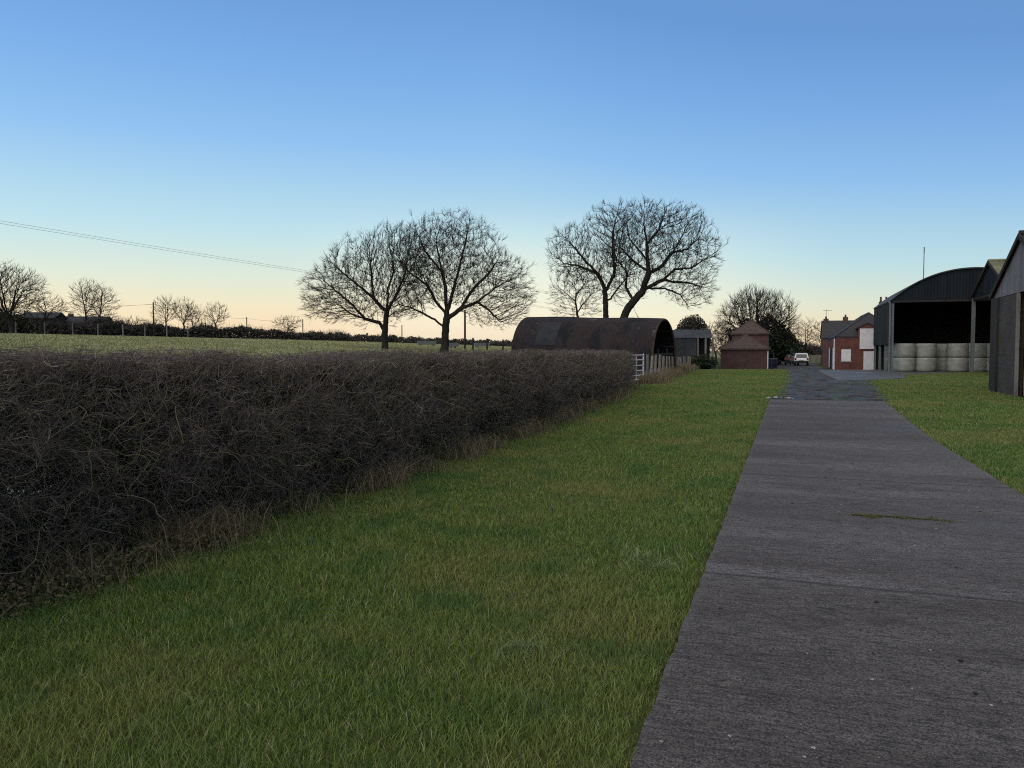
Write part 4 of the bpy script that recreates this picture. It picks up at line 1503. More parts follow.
SP = [0, 2.05, 4.2, 6.15, 8.2, LEN]
for k in range(5):
    mb = MB()
    hutshell(mb, SP[k] - (0.08 if k else 0), SP[k + 1], -0.03, PI + .03, HR + (0.014 if k % 2 else 0), 34, 40, 0.012)
    so = mb.obj('roof_sheet', M['rust'], hut)
# lower straight walls
for s_ in (0.0, PI):
    mb = MB()
    yy = HR * math.cos(s_)
    mb.clad(lambda t: (t * LEN, yy, -0.2), lambda t: (t * LEN, yy, st + RISE * t + 0.1), (0, 1, 0), 0.16, 0.012)
    mb.obj('wall', M['rust'], hut)
# bleached patch sheets
mb = MB()
hutshell(mb, 6.5, 8.0, 0.28 if hn.dot(Vector((-hd.y, hd.x, 0))) > 0 else PI - 0.98, 0.98 if hn.dot(Vector((-hd.y, hd.x, 0))) > 0 else PI - .28, HR + 0.045, 28, 24, 0.012)
ps = mb.obj('roof_sheet', M['palerust'], hut)
ps['label'] = 'bleached grey patch sheet near the left end'
# left end wall
mb = MB()
pl = [hutpt(LEN - .05, PI * j / 30, HR - .03) for j in range(31)]
pl = [Vector((LEN - .05, HR - .03, -0.2))] + pl + [Vector((LEN - .05, -HR + .03, -0.2))]
mb.add(pl, [tuple(range(len(pl)))])
mb.obj('end_wall', M['rust'], hut)
# rim and inner ribs, purlins
for x_ in (0.02, 2.05, 4.2, 6.15, 8.4):
    mb = MB()
    mb.tube([Vector((x_, (HR - .07), -.1))] + [hutpt(x_, PI * j / 24, HR - .07) for j in range(25)] + [Vector((x_, -(HR - .07), -.1))], 0.05 if x_ > .1 else 0.075, 6)
    mb.obj('rib', M['rustedge'], hut)
for a in (0.35, 0.8, 1.25, 1.8, 2.3, 2.8):
    MB().tube([hutpt(0.1, a, HR - .13), hutpt(LEN - .15, a, HR - .13)], 0.045, 6).obj('purlin', M['rustedge'], hut)
# timber rails across the open end
for zz in (0.7, 1.25):
    MB().box(0.06, 0.11, -2.2, 2.2, zz, zz + .15).obj('end_rail', M['darkwood'], hut)
for k, yy in enumerate((-1.1, 0.9)):
    MB().box(0.12, 0.22, yy - .06, yy + .06, -.1, 1.7).obj('end_post', M['darkwood'], hut)

# ------------------------------------------------------------------ old open shed right of the hut
c0 = P(678, 366, 78)
c0.z = tzs(c0.x, c0.y)
shd = thing('open_shed', 'old grey sheeted open shed with pale posts right of the hut', 'shed', c0, RZ * 0.4)
zr_ = PZ(329, 78) - c0.z
ze_ = PZ(338, 78) - c0.z
mb = MB()
mb.clad(lambda t: (-1.2 + 4.6 * t, -0.1, ze_), lambda t: (-1.2 + 4.6 * t, 2.6, zr_), (0, 0, 1), 0.42, 0.03)
mb.obj('roof', M['greysheet'], shd)
mb = MB()
mb.clad(lambda t: (-1.2 + 3.0 * t, 0, -.2), lambda t: (-1.2 + 3.0 * t, 0, ze_ - .05), (0, 1, 0), 0.2, 0.02)
mb.obj('wall', M['greysheet'], shd)
MB().box(-1.2, 3.4, 2.5, 2.58, -.2, zr_ - .1).obj('back_wall', M['darkwood'], shd)
for xx in (1.95, 2.7, 3.4):
    MB().box(xx - .09, xx + .09, -.09, .09, -.2, ze_ + (.2 if xx > 3.5 else -.04)).obj('post', M['wood'], shd)

# ------------------------------------------------------------------ brick buildings
def hip_building(name, label, cat, corner, w, l, ze, zr, wallm, roofm, setb, rz=RZ, group=None, ridge_set=None, over=0.2):
    """corner = front left; local x right (w), y away (l); hip end faces the camera"""
    t = thing(name, label, cat, corner, rz, group)
    mb = MB()
    th = 0.3
    mb.box(0, w, 0, th, -.3, ze)
    mb.box(0, w, l - th, l, -.3, ze)
    mb.box(0, th, th, l - th, -.3, ze)
    mb.box(w - th, w, th, l - th, -.3, ze)
    mb.obj('wall', wallm, t)
    rb = setb if ridge_set is None else ridge_set
    o_ = over
    z0 = ze - 0.02
    b_ = [Vector((-o_, -o_, z0)), Vector((w + o_, -o_, z0)), Vector((w + o_, l + o_, z0)), Vector((-o_, l + o_, z0))]
    r1, r2 = Vector((w / 2, setb, zr)), Vector((w / 2, l - rb, zr))
    up = Vector((0, 0, 0.14))
    vs = b_ + [p + up for p in b_] + [r1 + up, r2 + up]
    fs = [(3, 2, 1, 0), (0, 1, 5, 4), (1, 2, 6, 5), (2, 3, 7, 6), (3, 0, 4, 7), (4, 5, 8), (5, 6, 9, 8), (6, 7, 9), (7, 4, 8, 9)]
    mb = MB().add(vs, fs)
    rf = mb.obj('roof', roofm, t)
    mb = MB()
    mb.tube([r1 + up, r2 + up], 0.09, 6)
    for a, e in ((4, r1), (5, r1), (7, r2), (6, r2)):
        mb.tube([vs[a], e + up], 0.07, 6)
    mb.obj('ridge_tiles', roofm, rf)
    return t, rf


c0 = P(720.5, 366, 81)
c0.z = tzs(c0.x, c0.y)
t, rf = hip_building('brick_outbuilding', 'low red brick outbuilding with hipped tile roof, left of the track', 'outbuilding', c0, 4.65, 7.5, PZ(349.5, 81) - c0.z, PZ(336, 83) - c0.z, M['brickold'], M['tile'], 2.3)
MB().tube([(4.72, -.06, 0), (4.72, -.06, PZ(350, 81) - c0.z - .1)], 0.06, 7).obj('downpipe', M['white'], t)
c1 = P(731.5, 366, 90)
c1.z = tzs(c1.x, c1.y)
t, rf = hip_building('brick_outbuilding', 'taller brick outbuilding with dark hipped roof behind the low one', 'outbuilding', c1, 4.0, 6.0, PZ(334.5, 90) - c1.z, PZ(321.5, 92) - c1.z, M['brickdull'], M['tile'], 2.2)
MB().box(2.0, 2.7, -.04, .02, 2.3, 3.0).obj('window', M['glass'], t)

# shuttered barn on the right
c0 = W(4.25, 70.5)
c0.z = tzs(c0.x, c0.y)
ze = PZ(337.5, 70.5) - c0.z
bb, rf = hip_building('brick_barn', 'red brick barn with white shutters and hipped dark roof', 'barn', c0, 5.9, 14.5, ze, PZ(313.5, 73) - c0.z - .14, M['brickred'], M['slate'], 2.7, over=0.05)
z0 = -c0.z


def wz(py, d_=69.8):
    return PZ(py, d_) - c0.z


MB().box(0.5, 1.30, -.045, -.003, wz(361), wz(349.3)).obj('window_shutter', M['white'], bb)
MB().box(0.44, 1.36, -.09, -.003, wz(362.2), wz(361) - .003).obj('window_sill', M['stone'], bb)
# dormer that carries the loft door
mb = MB()
xa, xb = 2.0, 3.25
zt = wz(328)
mb.add([(xa - .12, -.08, ze - .1), (xb + .12, -.08, ze - .1), (xb + .12, -.08, zt), ((xa + xb) / 2, -.08, zt + .38), (xa - .12, -.08, zt),
        (xa - .12, 2.2, ze - .1), (xb + .12, 2.2, ze - .1), (xb + .12, 2.2, zt), ((xa + xb) / 2, 2.2, zt + .38), (xa - .12, 2.2, zt)],
       [(0, 1, 2, 3, 4), (9, 8, 7, 6, 5), (0, 4, 9, 5), (1, 6, 7, 2), (2, 7, 8, 3), (3, 8, 9, 4), (0, 5, 6, 1)])
dm = mb.obj('dormer', M['brickred'], bb)
mb = MB()
xm = (xa + xb) / 2
mb.prism([(xa - .3, zt - .06), (xm, zt + .40), (xm, zt + .50), (xa - .3, zt + .04)], 'y', -.15, 2.3)
mb.prism([(xb + .3, zt - .06), (xb + .3, zt + .04), (xm, zt + .50), (xm, zt + .40)], 'y', -.15, 2.3)
mb.obj('dormer_roof', M['slate'], dm)
MB().box(xa, xb, -.14, -.085, wz(349), wz(328.6)).obj('loft_door', M['white'], bb)
mb = MB().box(xa + .35, xb + .05, -.06, -.004, -.02, wz(351.3))
mb.obj('door', M['white'], bb)
for (ya, yb, mm) in ((0.5, 1.4, 'white'), (3.0, 4.0, 'white'), (6.5, 8.8, 'darkwood'), (10.5, 11.5, 'white')):
    MB().box(-.05, -.003, ya, yb, 0.0 if yb - ya < 1.1 else 0, 2.0).obj('side_door', M[mm], bb)
MB().tube([(-.1, .15, 0), (-.1, .15, ze - .1)], .06, 7).obj('downpipe', M['white'], bb)

# house behind with chimneys
c0 = W(4.2, 96)
c0.z = tzs(c0.x, c0.y)
hs = thing('farmhouse', 'dark brick house with ridge chimneys behind the shuttered barn', 'house', c0, RZ)
ze = PZ(338, 96) - c0.z
zr = PZ(321.5, 99) - c0.z
mb = MB()
mb.prism([(0, -.3), (7, -.3), (7, ze), (3.5, zr - .1), (0, ze)], 'x', 0, 10)
mb.obj('wall', M['brickdull'], hs)
mb = MB()
gable_roof(mb, 0, 10, 0, 7, ze, zr, 0.12, 0.1)
rf = mb.obj('roof', M['slate'], hs)
for (xx, zz) in ((0.45, .35), (2.75, .55)):
    mb = MB().box(xx - .3, xx + .3, 3.2, 3.8, zr - .3, zr + zz)
    ch = mb.obj('chimney', M['brickdull'], rf)
    MB().lathe([(0.13, 0), (0.1, .28), (.12, .3)], 8, (xx, 3.5, zr + zz + .002)).obj('chimney_pot', M['brickdull'], ch)
mb = MB()
mb.tube([(0.45, 3.0, zr), (0.45, 3.0, zr + 1.5)], .025, 5)
for k in range(4):
    mb.tube([(0.45 + .3 * k - .3, 2.75, zr + 1.4), (0.45 + .3 * k - .3, 3.25, zr + 1.4)], .018, 4)
mb.tube([(0.1, 3.0, zr + 1.4), (1.1, 3.0, zr + 1.4)], .02, 4)
mb.obj('aerial', M['wire'], rf)
for yy in (1.2, 4.6):
    MB().box(-.04, .02, yy, yy + 1.0, .9, 2.1).obj('window', M['glass'], hs)

# second house, only its chimney shows over the curved barn
c0 = W(8.3, 101)
c0.z = tzs(c0.x, c0.y)
hs2 = thing('farmhouse', 'house mostly hidden by the curved barn, two pots on its chimney', 'house', c0, RZ)
zr = PZ(307, 104) - c0.z
mb = MB()
mb.prism([(0, -.3), (8, -.3), (8, zr - 2.6), (4, zr - .1), (0, zr - 2.6)], 'x', 3.6, 14)
mb.obj('wall', M['brickdull'], hs2)
mb = MB()
gable_roof(mb, 3.6, 14, 0, 8, zr - 2.6, zr, 0.12, 0.1)
rf = mb.obj('roof', M['slate'], hs2)
cx = P(883, 300, 104)
lx = (Matrix.Rotation(-RZ, 3, 'Z') @ (cx - c0)).x
zc = PZ(302, 104) - c0.z
MB().box(lx - .55, lx + .55, 3.6, 4.4, zr - .6, zc).obj('chimney', M['brickdull'], rf)
ch = rf.children[0]
for q in (-.33, .33):
    MB().lathe([(.15, 0), (.12, .35), (.12, .6), (.15, .65)], 9, (lx + q, 4, zc + .002)).obj('chimney_pot', M['brickdull'], ch)

# ------------------------------------------------------------------ curved roof barn
FL = W(7.45, 56.2)
FL.z = tzs(FL.x, FL.y)
db = thing('dutch_barn', 'tall open fronted black barn with curved roof and stacked bales', 'barn', FL, RZ)
SPN = 10.2
LB = 11.9
ZE = 5.24 - FL.z
RI = 2.09
Rr = (SPN ** 2 / 4 + RI ** 2) / (2 * RI)


def arc(x, extra=0.0):
    return ZE + RI - Rr + math.sqrt(max(0, (Rr + extra) ** 2 - (x - SPN / 2) ** 2))


mb = MB()
nA = 44
vs = []
for rad, dz in ((0.0, 0.0), (0.0, 0.09)):
    for i in range(nA + 1):
        x_ = -0.12 + (SPN + .24) * i / nA
        xx = min(max(x_, 0), SPN)
        z_ = arc(xx) + dz - (0.08 if x_ != xx else 0)
        vs += [(x_, -.2, z_), (x_, LB + .2, z_)]
k = 2 * (nA + 1)
fs = []
for i in range(nA):
    a = 2 * i
    fs += [(a, a + 1, a + 3, a + 2), (k + a, k + a + 2, k + a + 3, k + a + 1), (a, a + 2, k + a + 2, k + a), (a + 1, k + a + 1, k + a + 3, a + 3)]
fs += [(0, k, k + 1, 1), (2 * nA, 2 * nA + 1, k + 2 * nA + 1, k + 2 * nA)]
mb.add(vs, fs).obj('roof', M['greysheet'], db, smooth=False)
mb = MB()
mb.clad(lambda t: (.02 + (SPN - .04) * t, -.05, ZE - .05), lambda t: (.02 + (SPN - .04) * t, -.05, max(ZE + .02, arc(.02 + (SPN - .04) * t) - .012)), (0, 1, 0), 0.2, 0.018)
mb.obj('gable_sheet', M['gablesheet'], db)
MB().box(-.05, SPN + .05, -.1, -.02, ZE - .2, ZE - .055).obj('gable_beam', M['darkwood'], db)
mb = MB()
mb.clad(lambda t: (-.06, LB * t, 2.0), lambda t: (-.06, LB * t, ZE - .03), (1, 0, 0), 0.2, 0.018)
mb.obj('side_cladding', M['blacksheet'], db)
mb = MB()
mb.clad(lambda t: (SPN + .06, LB * t, -.1), lambda t: (SPN + .06, LB * t, ZE - .03), (1, 0, 0), 0.2, 0.018)
mb.obj('side_cladding', M['blacksheet'], db)
mb = MB()
mb.clad(lambda t: (SPN * t, LB, -.1), lambda t: (SPN * t, LB, arc(SPN * t) - .02), (0, 1, 0), 0.2, 0.018)
mb.obj('back_cladding', M['blacksheet'], db)
for yy in (0.08, 4.0, 8.0, LB - .1):
    MB().box(-.02, .14, yy - .08, yy + .08, -.2, ZE - .21).obj('post', M['post'], db)
    MB().box(SPN - .14, SPN + .02, yy - .08, yy + .08, -.2, ZE - .21).obj('post', M['post'], db)
    if yy > .2:
        mb = MB()
        mb.tube([(SPN * i / 16, yy, arc(SPN * i / 16) - .12) for i in range(17)], .06, 6)
        mb.tube([(0, yy, ZE - .1), (SPN, yy, ZE - .1)], .05, 6)
        mb.obj('truss', M['darkwood'], db)
MB().tube([(-.12, -.12, -.1), (-.12, -.12, ZE - .35), (-.2, -.05, ZE - .1)], .07, 8).obj('downpipe', M['post'], db)

# bales, stacked in twos
ORD = ['first', 'second', 'third', 'fourth', 'fifth', 'sixth', 'seventh']


def bale_mesh():
    mb = MB()
    r, h = 0.745, 1.03
    mb.lathe([(r * .55, 0.0), (r * .9, .01), (r * .97, .06), (r, .2), (r * 1.01, h * .5), (r, h - .2), (r * .97, h - .06), (r * .9, h - .012), (r * .5, h)], 28, wob=0.008)
    return mb


proto = None
stacks = [(904, 57.0), (925, 56.8), (944, 57.9), (957.5, 56.4), (977, 56.0), (996, 55.4)]
for k, (px, d_) in enumerate(stacks):
    p = P(px, 370, d_)
    for lev in (0, 1):
        if proto is None:
            o = bale_mesh().obj('round_bale', M['bale'], smooth=True)
            proto = o
        else:
            o = proto.copy()
            C.objects.link(o)
        o.location = (p.x, p.y, tzs(p.x, p.y) + .03 + lev * 1.034)
        o.rotation_euler = (0, 0, k * 1.7 + lev)
        o.scale = (1 + .02 * math.sin(k * 3 + lev), 1, 1)
        tag(o, '%s pale wrapped bale of the %s stack from the left under the barn roof' % ('upper' if lev else 'lower', ORD[k]), 'bale', 'bales stacked in two layers in the barn')
for k, (lx_, ly_) in enumerate([(0.95, 4.2), (0.95, 6.0)]):
    p = FL + Matrix.Rotation(RZ, 3, 'Z') @ Vector((lx_, ly_, 0))
    for lev in (0, 1):
        o = proto.copy()
        C.objects.link(o)
        o.location = (p.x, p.y, tzs(p.x, p.y) + .03 + lev * 1.034)
        o.rotation_euler = (0, 0, k + lev * 2)
        tag(o, '%s pale bale in the %s stack seen through the open left side of the barn' % ('upper' if lev else 'lower', ['nearer', 'farther'][k]), 'bale', 'bales stacked in two layers in the barn')

# radio mast
p = P(923, 300, 74)
p.z = tzs(p.x, p.y)
mt_ = thing('mast', 'thin pale aerial mast rising behind the curved barn roof', 'mast', p, 0)
zt = PZ(247, 74) - p.z
MB().tube([(0, 0, -.1), (0, 0, zt - .5)], [.055, .04], 7).obj('pole', M['steel'], mt_)
MB().tube([(0, 0, zt - .52), (0, 0, zt)], .05, 7).obj('antenna', M['steel'], mt_)

# ------------------------------------------------------------------ gable barns, gable towards the track
def gable_barn(name, label, corner, w, depth, ze, zr, gablem, roofm, over=0.25):
    t = thing(name, label, 'barn', corner, RZ)
    # local y along the track (w), local x to the right (depth), ridge along x
    mb = MB()
    ym = w / 2
    for s_ in (0, 1):
        ye = -over if s_ == 0 else w + over
        sl = (zr - ze) / ym
        zee = ze - sl * over
        e0, e1 = Vector((-over, ye, zee)), Vector((depth + over, ye, zee))
        r0, r1 = Vector((-over, ym, zr)), Vector((depth + over, ym, zr))
        mb.clad(lambda q: e0.lerp(e1, q), lambda q: r0.lerp(r1, q), (0, 0, 1), 0.3, 0.03)
        mb.clad(lambda q: e0.lerp(e1, q) - Vector((0, 0, .03)), lambda q: r0.lerp(r1, q) - Vector((0, 0, .03)), (0, 0, 1), 0.3, 0.03)
    rf = mb.obj('roof', roofm, t)
    mb = MB()
    mb.tube([(-over, ym, zr + .02), (depth + over, ym, zr + .02)], .12, 6)
    mb.obj('ridge_cap', roofm, rf)

    def topz(y):
        return zr - (zr - ze) * abs(y - ym) / ym - .04
    mb = MB()
    mb.clad(lambda q: (0, w * q, ze - .12), lambda q: (0, w * q, topz(w * q)), (1, 0, 0), 0.22, 0.012)
    mb.obj('gable_cladding', gablem, t)
    for s_ in (0, 1):
        mb = MB()
        a = Vector((-over - .03, -over if s_ == 0 else w + over, ze - (zr - ze) / ym * over - .02))
        b_ = Vector((-over - .03, ym, zr - .02))
        sd = (b_ - a).normalized()
        nn = Vector((0, -sd.z, sd.y)) if sd.y > 0 else Vector((0, sd.z, -sd.y))
        mb.add([a - nn * .1, b_ - nn * .1, b_ + nn * .06, a + nn * .06, a - nn * .1 + Vector((.05, 0, 0)), b_ - nn * .1 + Vector((.05, 0, 0)), b_ + nn * .06 + Vector((.05, 0, 0)), a + nn * .06 + Vector((.05, 0, 0))],
               [(0, 1, 2, 3), (7, 6, 5, 4), (0, 4, 5, 1), (1, 5, 6, 2), (2, 6, 7, 3), (3, 7, 4, 0)])
        mb.obj('bargeboard', M['darkwood'], rf)
    return t


# middle barn
c0 = W(12.85, 45.3)
c0.z = tzs(c0.x, c0.y)
WD = 9.35
gb = gable_barn('gable_barn', 'open sided barn with lichened corrugated roof between the other barns', c0, WD, 14, 5.36, 7.3, M['gablesheet'], M['lichen'], 0.15)
for yy in (0.12, WD - .12):
    MB().box(-.1, .12, yy - .11, yy + .11, -.2, 5.2).obj('post', M['post'], gb)
mb = MB()
mb.clad(lambda t: (14 * t, .05, -.1), lambda t: (14 * t, .05, 5.2), (0, 1, 0), 0.3, 0.02)
mb.obj('side_cladding', M['blacksheet'], gb)
mb = MB()
mb.clad(lambda t: (14, WD * t, -.1), lambda t: (14, WD * t, 5.2), (1, 0, 0), 0.3, 0.02)
mb.obj('back_cladding', M['blacksheet'], gb)
MB().box(-.06, .06, .25, WD - .25, 5.05, 5.2).obj('beam', M['darkwood'], gb)
MB().tube([(1.5, WD - .5, 4.95), (2.2, WD / 2, 4.3)], .05, 6).obj('brace', M['post'], gb)

# nearest barn at the right edge
c0 = W(7.8, 22.6)
WN = 7.44
nb_ = gable_barn('gable_barn', 'nearest barn at the right edge with grey boarded gable', c0, WN, 13, 3.68, 5.5, M['palewood'], M['darkwood'], 0.10)
MB().box(-.08, .14, WN - .95, WN - .02, -.2, 3.54).obj('corner_post', M['darkwood'], nb_)
MB().box(0, .22, WN - 3.35, WN - .96, -.2, 3.54).obj('wall', M['brickbrown'], nb_)
MB().box(-.04, .03, WN - 3.6, WN - 3.37, -.2, 3.54).obj('post', M['wood'], nb_)
MB().box(.14, 13, WN - .1, WN, -.2, 3.5).obj('side_wall', M['brickbrown'], nb_)
MB().box(12.8, 13, 0.1, WN - .11, -.2, 3.5).obj('back_wall', M['brickbrown'], nb_)
MB().box(.14, 12.8, 0, .1, -.2, 3.5).obj('side_wall', M['brickbrown'], nb_)
for k, yy in enumerate((1.6, .15)):
    MB().box(-.07, .12, yy - .1, yy + .1, -.2, 3.54).obj('post', M['darkwood'], nb_)
# hurdle gate across the opening
hg = thing('hurdle_gate', 'pale metal hurdle gate across the opening of the nearest barn', 'gate', c0 + Matrix.Rotation(RZ, 3, 'Z') @ Vector((.2, WN - 5.1, 0)), RZ)
for zz in (.3, .6, .95, 1.3):
    MB().tube([(0, 0, zz), (0, 1.48, zz)], .025, 6).obj('rail', M['steel'], hg)
for yy in (0.02, .5, 1.0, 1.46):
    MB().tube([(0, yy, .05), (0, yy, 1.4)], .03, 6).obj('upright', M['steel'], hg)
p = c0 + Matrix.Rotation(RZ, 3, 'Z') @ Vector((.75, WN - 4.15, .0))
mb = MB()
mb.lathe([(.22, 0), (.26, .1), (.27, .8), (.2, .95), (.1, 1.0)], 14)
tag(mb.obj('feed_sack', M['white'], loc=p, smooth=True), 'pale full sack standing just inside the nearest barn', 'sack')

# ------------------------------------------------------------------ yard vehicles and bins
def vehicle(label, px, d_, paint, w, h, L, group, rz=RZ):
    p = P(px, 360, d_)
    p.z = tzs(p.x, p.y) + .02
    t = thing('parked_car', label, 'car', p, rz, group)
    hw = w / 2
    # local: x across, y along, rear at y=0
    side = [(0.05, .35), (0.0, .75), (0.12, 1.0), (0.3, h - .08), (0.7, h), (L * .5, h), (L * .66, 1.02), (L - .1, .9), (L, .65), (L - .05, .35)]
    mb = MB()
    n = len(side)
    vs = []
    for sx in (-1, 1):
        for (yy, zz) in side:
            k = hw * (1.0 if zz < 1.03 else 0.8)
            vs.append((sx * k, yy, zz))
    fs = [tuple(range(n)), tuple(range(2 * n - 1, n - 1, -1))]
    fs += [(i, n + i, n + (i + 1) % n, (i + 1) % n) for i in range(n)]
    mb.add(vs, fs).obj('body', paint, t)
    MB().add([(-hw * .78, .075, 1.03), (hw * .78, .075, 1.03), (hw * .68, .255, h - .14), (-hw * .68, .255, h - .14)], [(0, 1, 2, 3)]).obj('rear_window', M['glass'], t)
    for sx in (-1, 1):
        a = sx * (hw + .005)
        c_ = sx * (hw * .8 + .03)
        MB().add([(sx * (hw * .99 + .01), .45, 1.05), (sx * (hw * .99 + .01), L * .63, 1.05), (c_, L * .5, h - .08), (c_, .6, h - .08)], [(0, 1, 2, 3)]).obj('side_window', M['glass'], t)
        MB().box(min(sx * hw * .7, sx * hw * .97), max(sx * hw * .7, sx * hw * .97), -.02, .05, .72, .98).obj('tail_light', M['redlamp'], t)
        for yy in (.85, L - .85):
            mb = MB()
            mb.tube([(sx * (hw - .2), yy, .33), (sx * (hw + .01), yy, .33)], .33, 16)
            tw = mb.obj('wheel', M['rubber'], t)
            MB().tube([(sx * (hw + .012), yy, .33), (sx * (hw + .02), yy, .33)], .19, 12).obj('rim', M['steel'], tw)
    MB().box(-hw * .98, hw * .98, -.08, .06, .36, .6).obj('bumper', M['rubber'], t)
    MB().box(-.26, .26, -.1, -.081, .62, .73).obj('number_plate', M['fencepanel'], t)
    return t


vehicle('white estate car parked at the end of the yard', 801.5, 97, M['whitecar'], 1.72, 1.58, 4.4, 'cars parked at the end of the yard')
vehicle('dark car parked left of the white one', 792, 100, M['darkcar'], 1.75, 1.5, 4.2, 'cars parked at the end of the yard')


def bin_(label, px, d_):
    p = P(px, 362, d_)
    p.z = tzs(p.x, p.y) + .02
    t = thing('wheelie_bin', label, 'bin', p, RZ + .2, 'bins by the brick outbuilding')
    mb = MB()
    mb.add([(-.23, -.25, .06), (.23, -.25, .06), (.23, .25, .06), (-.23, .25, .06), (-.29, -.33, .95), (.29, -.33, .95), (.29, .36, .95), (-.29, .36, .95)], [(3, 2, 1, 0), (4, 5, 6, 7), (0, 1, 5, 4), (1, 2, 6, 5), (2, 3, 7, 6), (3, 0, 4, 7)])
    mb.obj('body', M['bluebin'], t)
    mb = MB()
    mb.prism([(-.36, .955), (.4, .955), (.4, 1.03), (0, 1.08), (-.36, 1.0)], 'x', -.31, .31)
    mb.obj('lid', M['bluebin'], t)
    MB().tube([(-.25, .42, .98), (.25, .42, .98)], .03, 6).obj('handle', M['rubber'], t)
    for sx in (-1, 1):
        MB().tube([(sx * .24, .28, .1), (sx * .3, .28, .1)], .1, 10).obj('wheel', M['rubber'], t)


bin_('dark blue wheelie bin against the corner of the brick outbuilding', 770.5, 80)
bin_('dark blue wheelie bin standing nearer the track', 774.5, 82)
for k, (xa, xb, d_) in enumerate([(770, 785, 112), (809, 823, 112)]):
    a, b_ = P(xa, 362, d_), P(xb, 362, d_)
    a.z = tzs(a.x, a.y)
    t = thing('panel_fence', ['pale panel fence at the yard end, left of the parked cars', 'pale panel fence at the yard end, right of the parked cars'][k], 'fence', a, 0, 'panel fences at the yard end')
    L = b_.x - a.x
    MB().box(0, L, -.02, .02, .1, 1.25).obj('panel', M['fencepanel'], t)
    for q in range(3):
        MB().box(L * q / 2 - .06, L * q / 2 + .06, -.1, -.022, -.1, 1.4).obj('post', M['wood'], t)

# ------------------------------------------------------------------ light and sky
SUN_EL = 38.0
SUN_AZ = -140.0        # degrees clockwise from +Y (negative: left of the view)
w = bpy.data.worlds.new('World')
bpy.context.scene.world = w
w.use_nodes = True
nt = w.node_tree
nt.nodes.clear()
out = nt.nodes.new('ShaderNodeOutputWorld')
bg = nt.nodes.new('ShaderNodeBackground')
sky = nt.nodes.new('ShaderNodeTexSky')
sky.sky_type = 'NISHITA'
sky.sun_disc = False
sky.sun_elevation = math.radians(2.0)
sky.sun_rotation = math.radians(SUN_AZ)
sky.air_density = 1.0
sky.dust_density = 0.6
sky.ozone_density = 2.0
tc = nt.nodes.new('ShaderNodeTexCoord')
sep = nt.nodes.new('ShaderNodeSeparateXYZ')
nt.links.new(tc.outputs['Generated'], sep.inputs[0])


def lin(c):
    return tuple((x / 255 / 12.92) if x / 255 < 0.04045 else ((x / 255 + 0.055) / 1.055) ** 2.4 for x in c)


STR = 0.15
# the warm band lies lower on the right, away from the after-glow; unseen upper sky brightened to light the ground
xr = math_n(nt, 'MAXIMUM', sep.outputs[0], 0.0)
zz_ = math_n(nt, 'MULTIPLY', sep.outputs[2], math_n(nt, 'ADD', 1.0, math_n(nt, 'MULTIPLY', xr, 0.42)))
zz_ = math_n(nt, 'ADD', zz_, math_n(nt, 'MULTIPLY', xr, 0.055))
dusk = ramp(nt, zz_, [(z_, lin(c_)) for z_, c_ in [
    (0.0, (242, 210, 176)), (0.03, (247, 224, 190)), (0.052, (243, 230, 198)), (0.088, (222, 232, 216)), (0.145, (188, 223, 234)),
    (0.25, (142, 191, 238)), (0.33, (121, 171, 230)), (0.42, (103, 152, 214)), (0.50, (100, 147, 206)), (0.66, (176, 188, 202)), (1.0, (214, 212, 210))]])
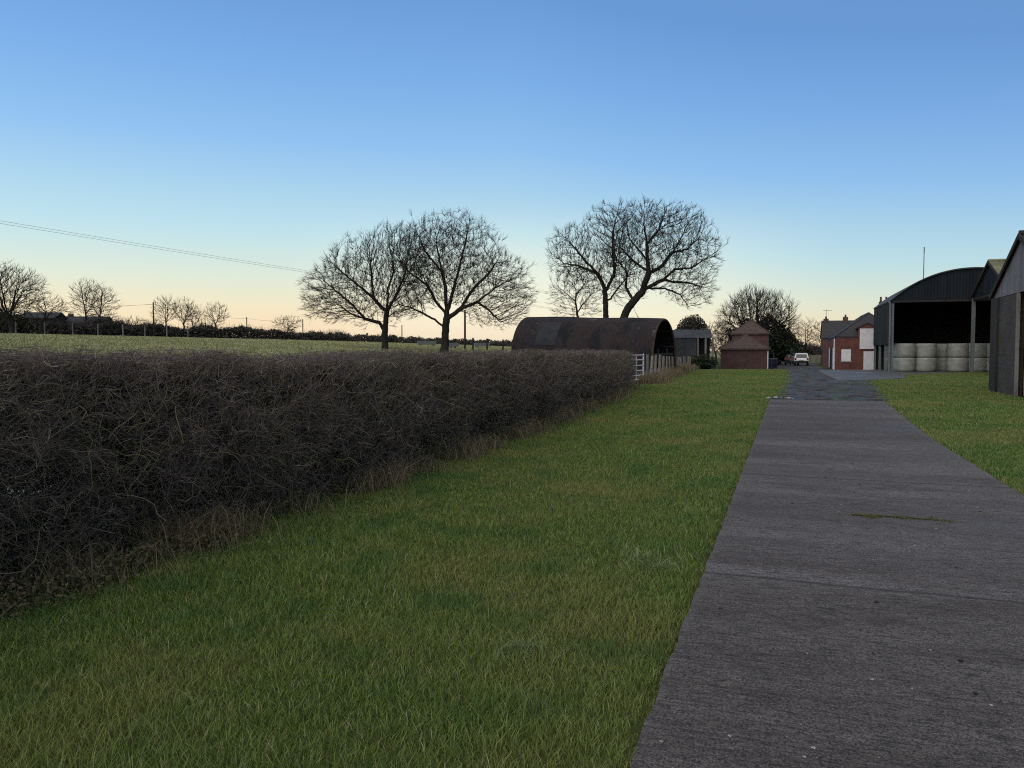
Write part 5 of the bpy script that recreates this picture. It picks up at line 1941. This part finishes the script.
# the after-glow is palest straight ahead
gx = ramp(nt, math_n(nt, 'ABSOLUTE', math_n(nt, 'SUBTRACT', sep.outputs[0], 0.05)), [(0.0, 1), (0.12, 0.85), (0.36, 0)], 'EASE')
gy = ramp(nt, sep.outputs[1], [(0.4, 0), (0.7, 1)])
gz = ramp(nt, sep.outputs[2], [(0.0, 0.75), (0.06, 1), (0.20, 0)], 'EASE')
dusk = mix(nt, dusk, lin((254, 255, 238)), math_n(nt, 'MULTIPLY', math_n(nt, 'MULTIPLY', gx, gy), math_n(nt, 'MULTIPLY', gz, 0.5)))
az = math_n(nt, 'ADD', 1.0, math_n(nt, 'MULTIPLY', sep.outputs[0], -0.10))
sc_ = nt.nodes.new('ShaderNodeVectorMath')
sc_.operation = 'SCALE'
nt.links.new(dusk, sc_.inputs[0])
nt.links.new(math_n(nt, 'MULTIPLY', az, 0.94), sc_.inputs['Scale'])
sk = nt.nodes.new('ShaderNodeVectorMath')
sk.operation = 'SCALE'
nt.links.new(sky.outputs[0], sk.inputs[0])
sk.inputs['Scale'].default_value = 0.04
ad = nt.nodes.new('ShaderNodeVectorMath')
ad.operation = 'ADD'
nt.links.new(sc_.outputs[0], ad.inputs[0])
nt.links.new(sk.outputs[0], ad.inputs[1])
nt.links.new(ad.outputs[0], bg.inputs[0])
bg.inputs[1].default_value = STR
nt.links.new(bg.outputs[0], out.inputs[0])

sl = bpy.data.lights.new('sun', 'SUN')
sl.energy = 0.20
sl.angle = math.radians(60)
sl.color = (1.0, 0.86, 0.70)
so = bpy.data.objects.new('sun', sl)
C.objects.link(so)
dirv = Vector((math.sin(math.radians(SUN_AZ)) * math.cos(math.radians(SUN_EL)), math.cos(math.radians(SUN_AZ)) * math.cos(math.radians(SUN_EL)), math.sin(math.radians(SUN_EL))))
so.rotation_euler = dirv.to_track_quat('Z', 'Y').to_euler()

cam = bpy.data.cameras.new('camera')
cam.sensor_width = 36
cam.lens = 36 * F / 1024
cam.clip_end = 5000
cam.clip_start = 0.05
co = bpy.data.objects.new('camera', cam)
C.objects.link(co)
co.location = (0, 0, CAMZ)
co.rotation_euler = (PI / 2 - PITCH, 0, 0)
sc = bpy.context.scene
sc.camera = co
sc.view_settings.view_transform = 'Standard'
sc.view_settings.look = 'None'
sc.view_settings.exposure = 2.737
sc.view_settings.gamma = 1
sc.cycles.use_denoising = False
sc.cycles.pixel_filter_type = 'BLACKMAN_HARRIS'
sc.cycles.filter_width = 1.1
sc.cycles.max_bounces = 6
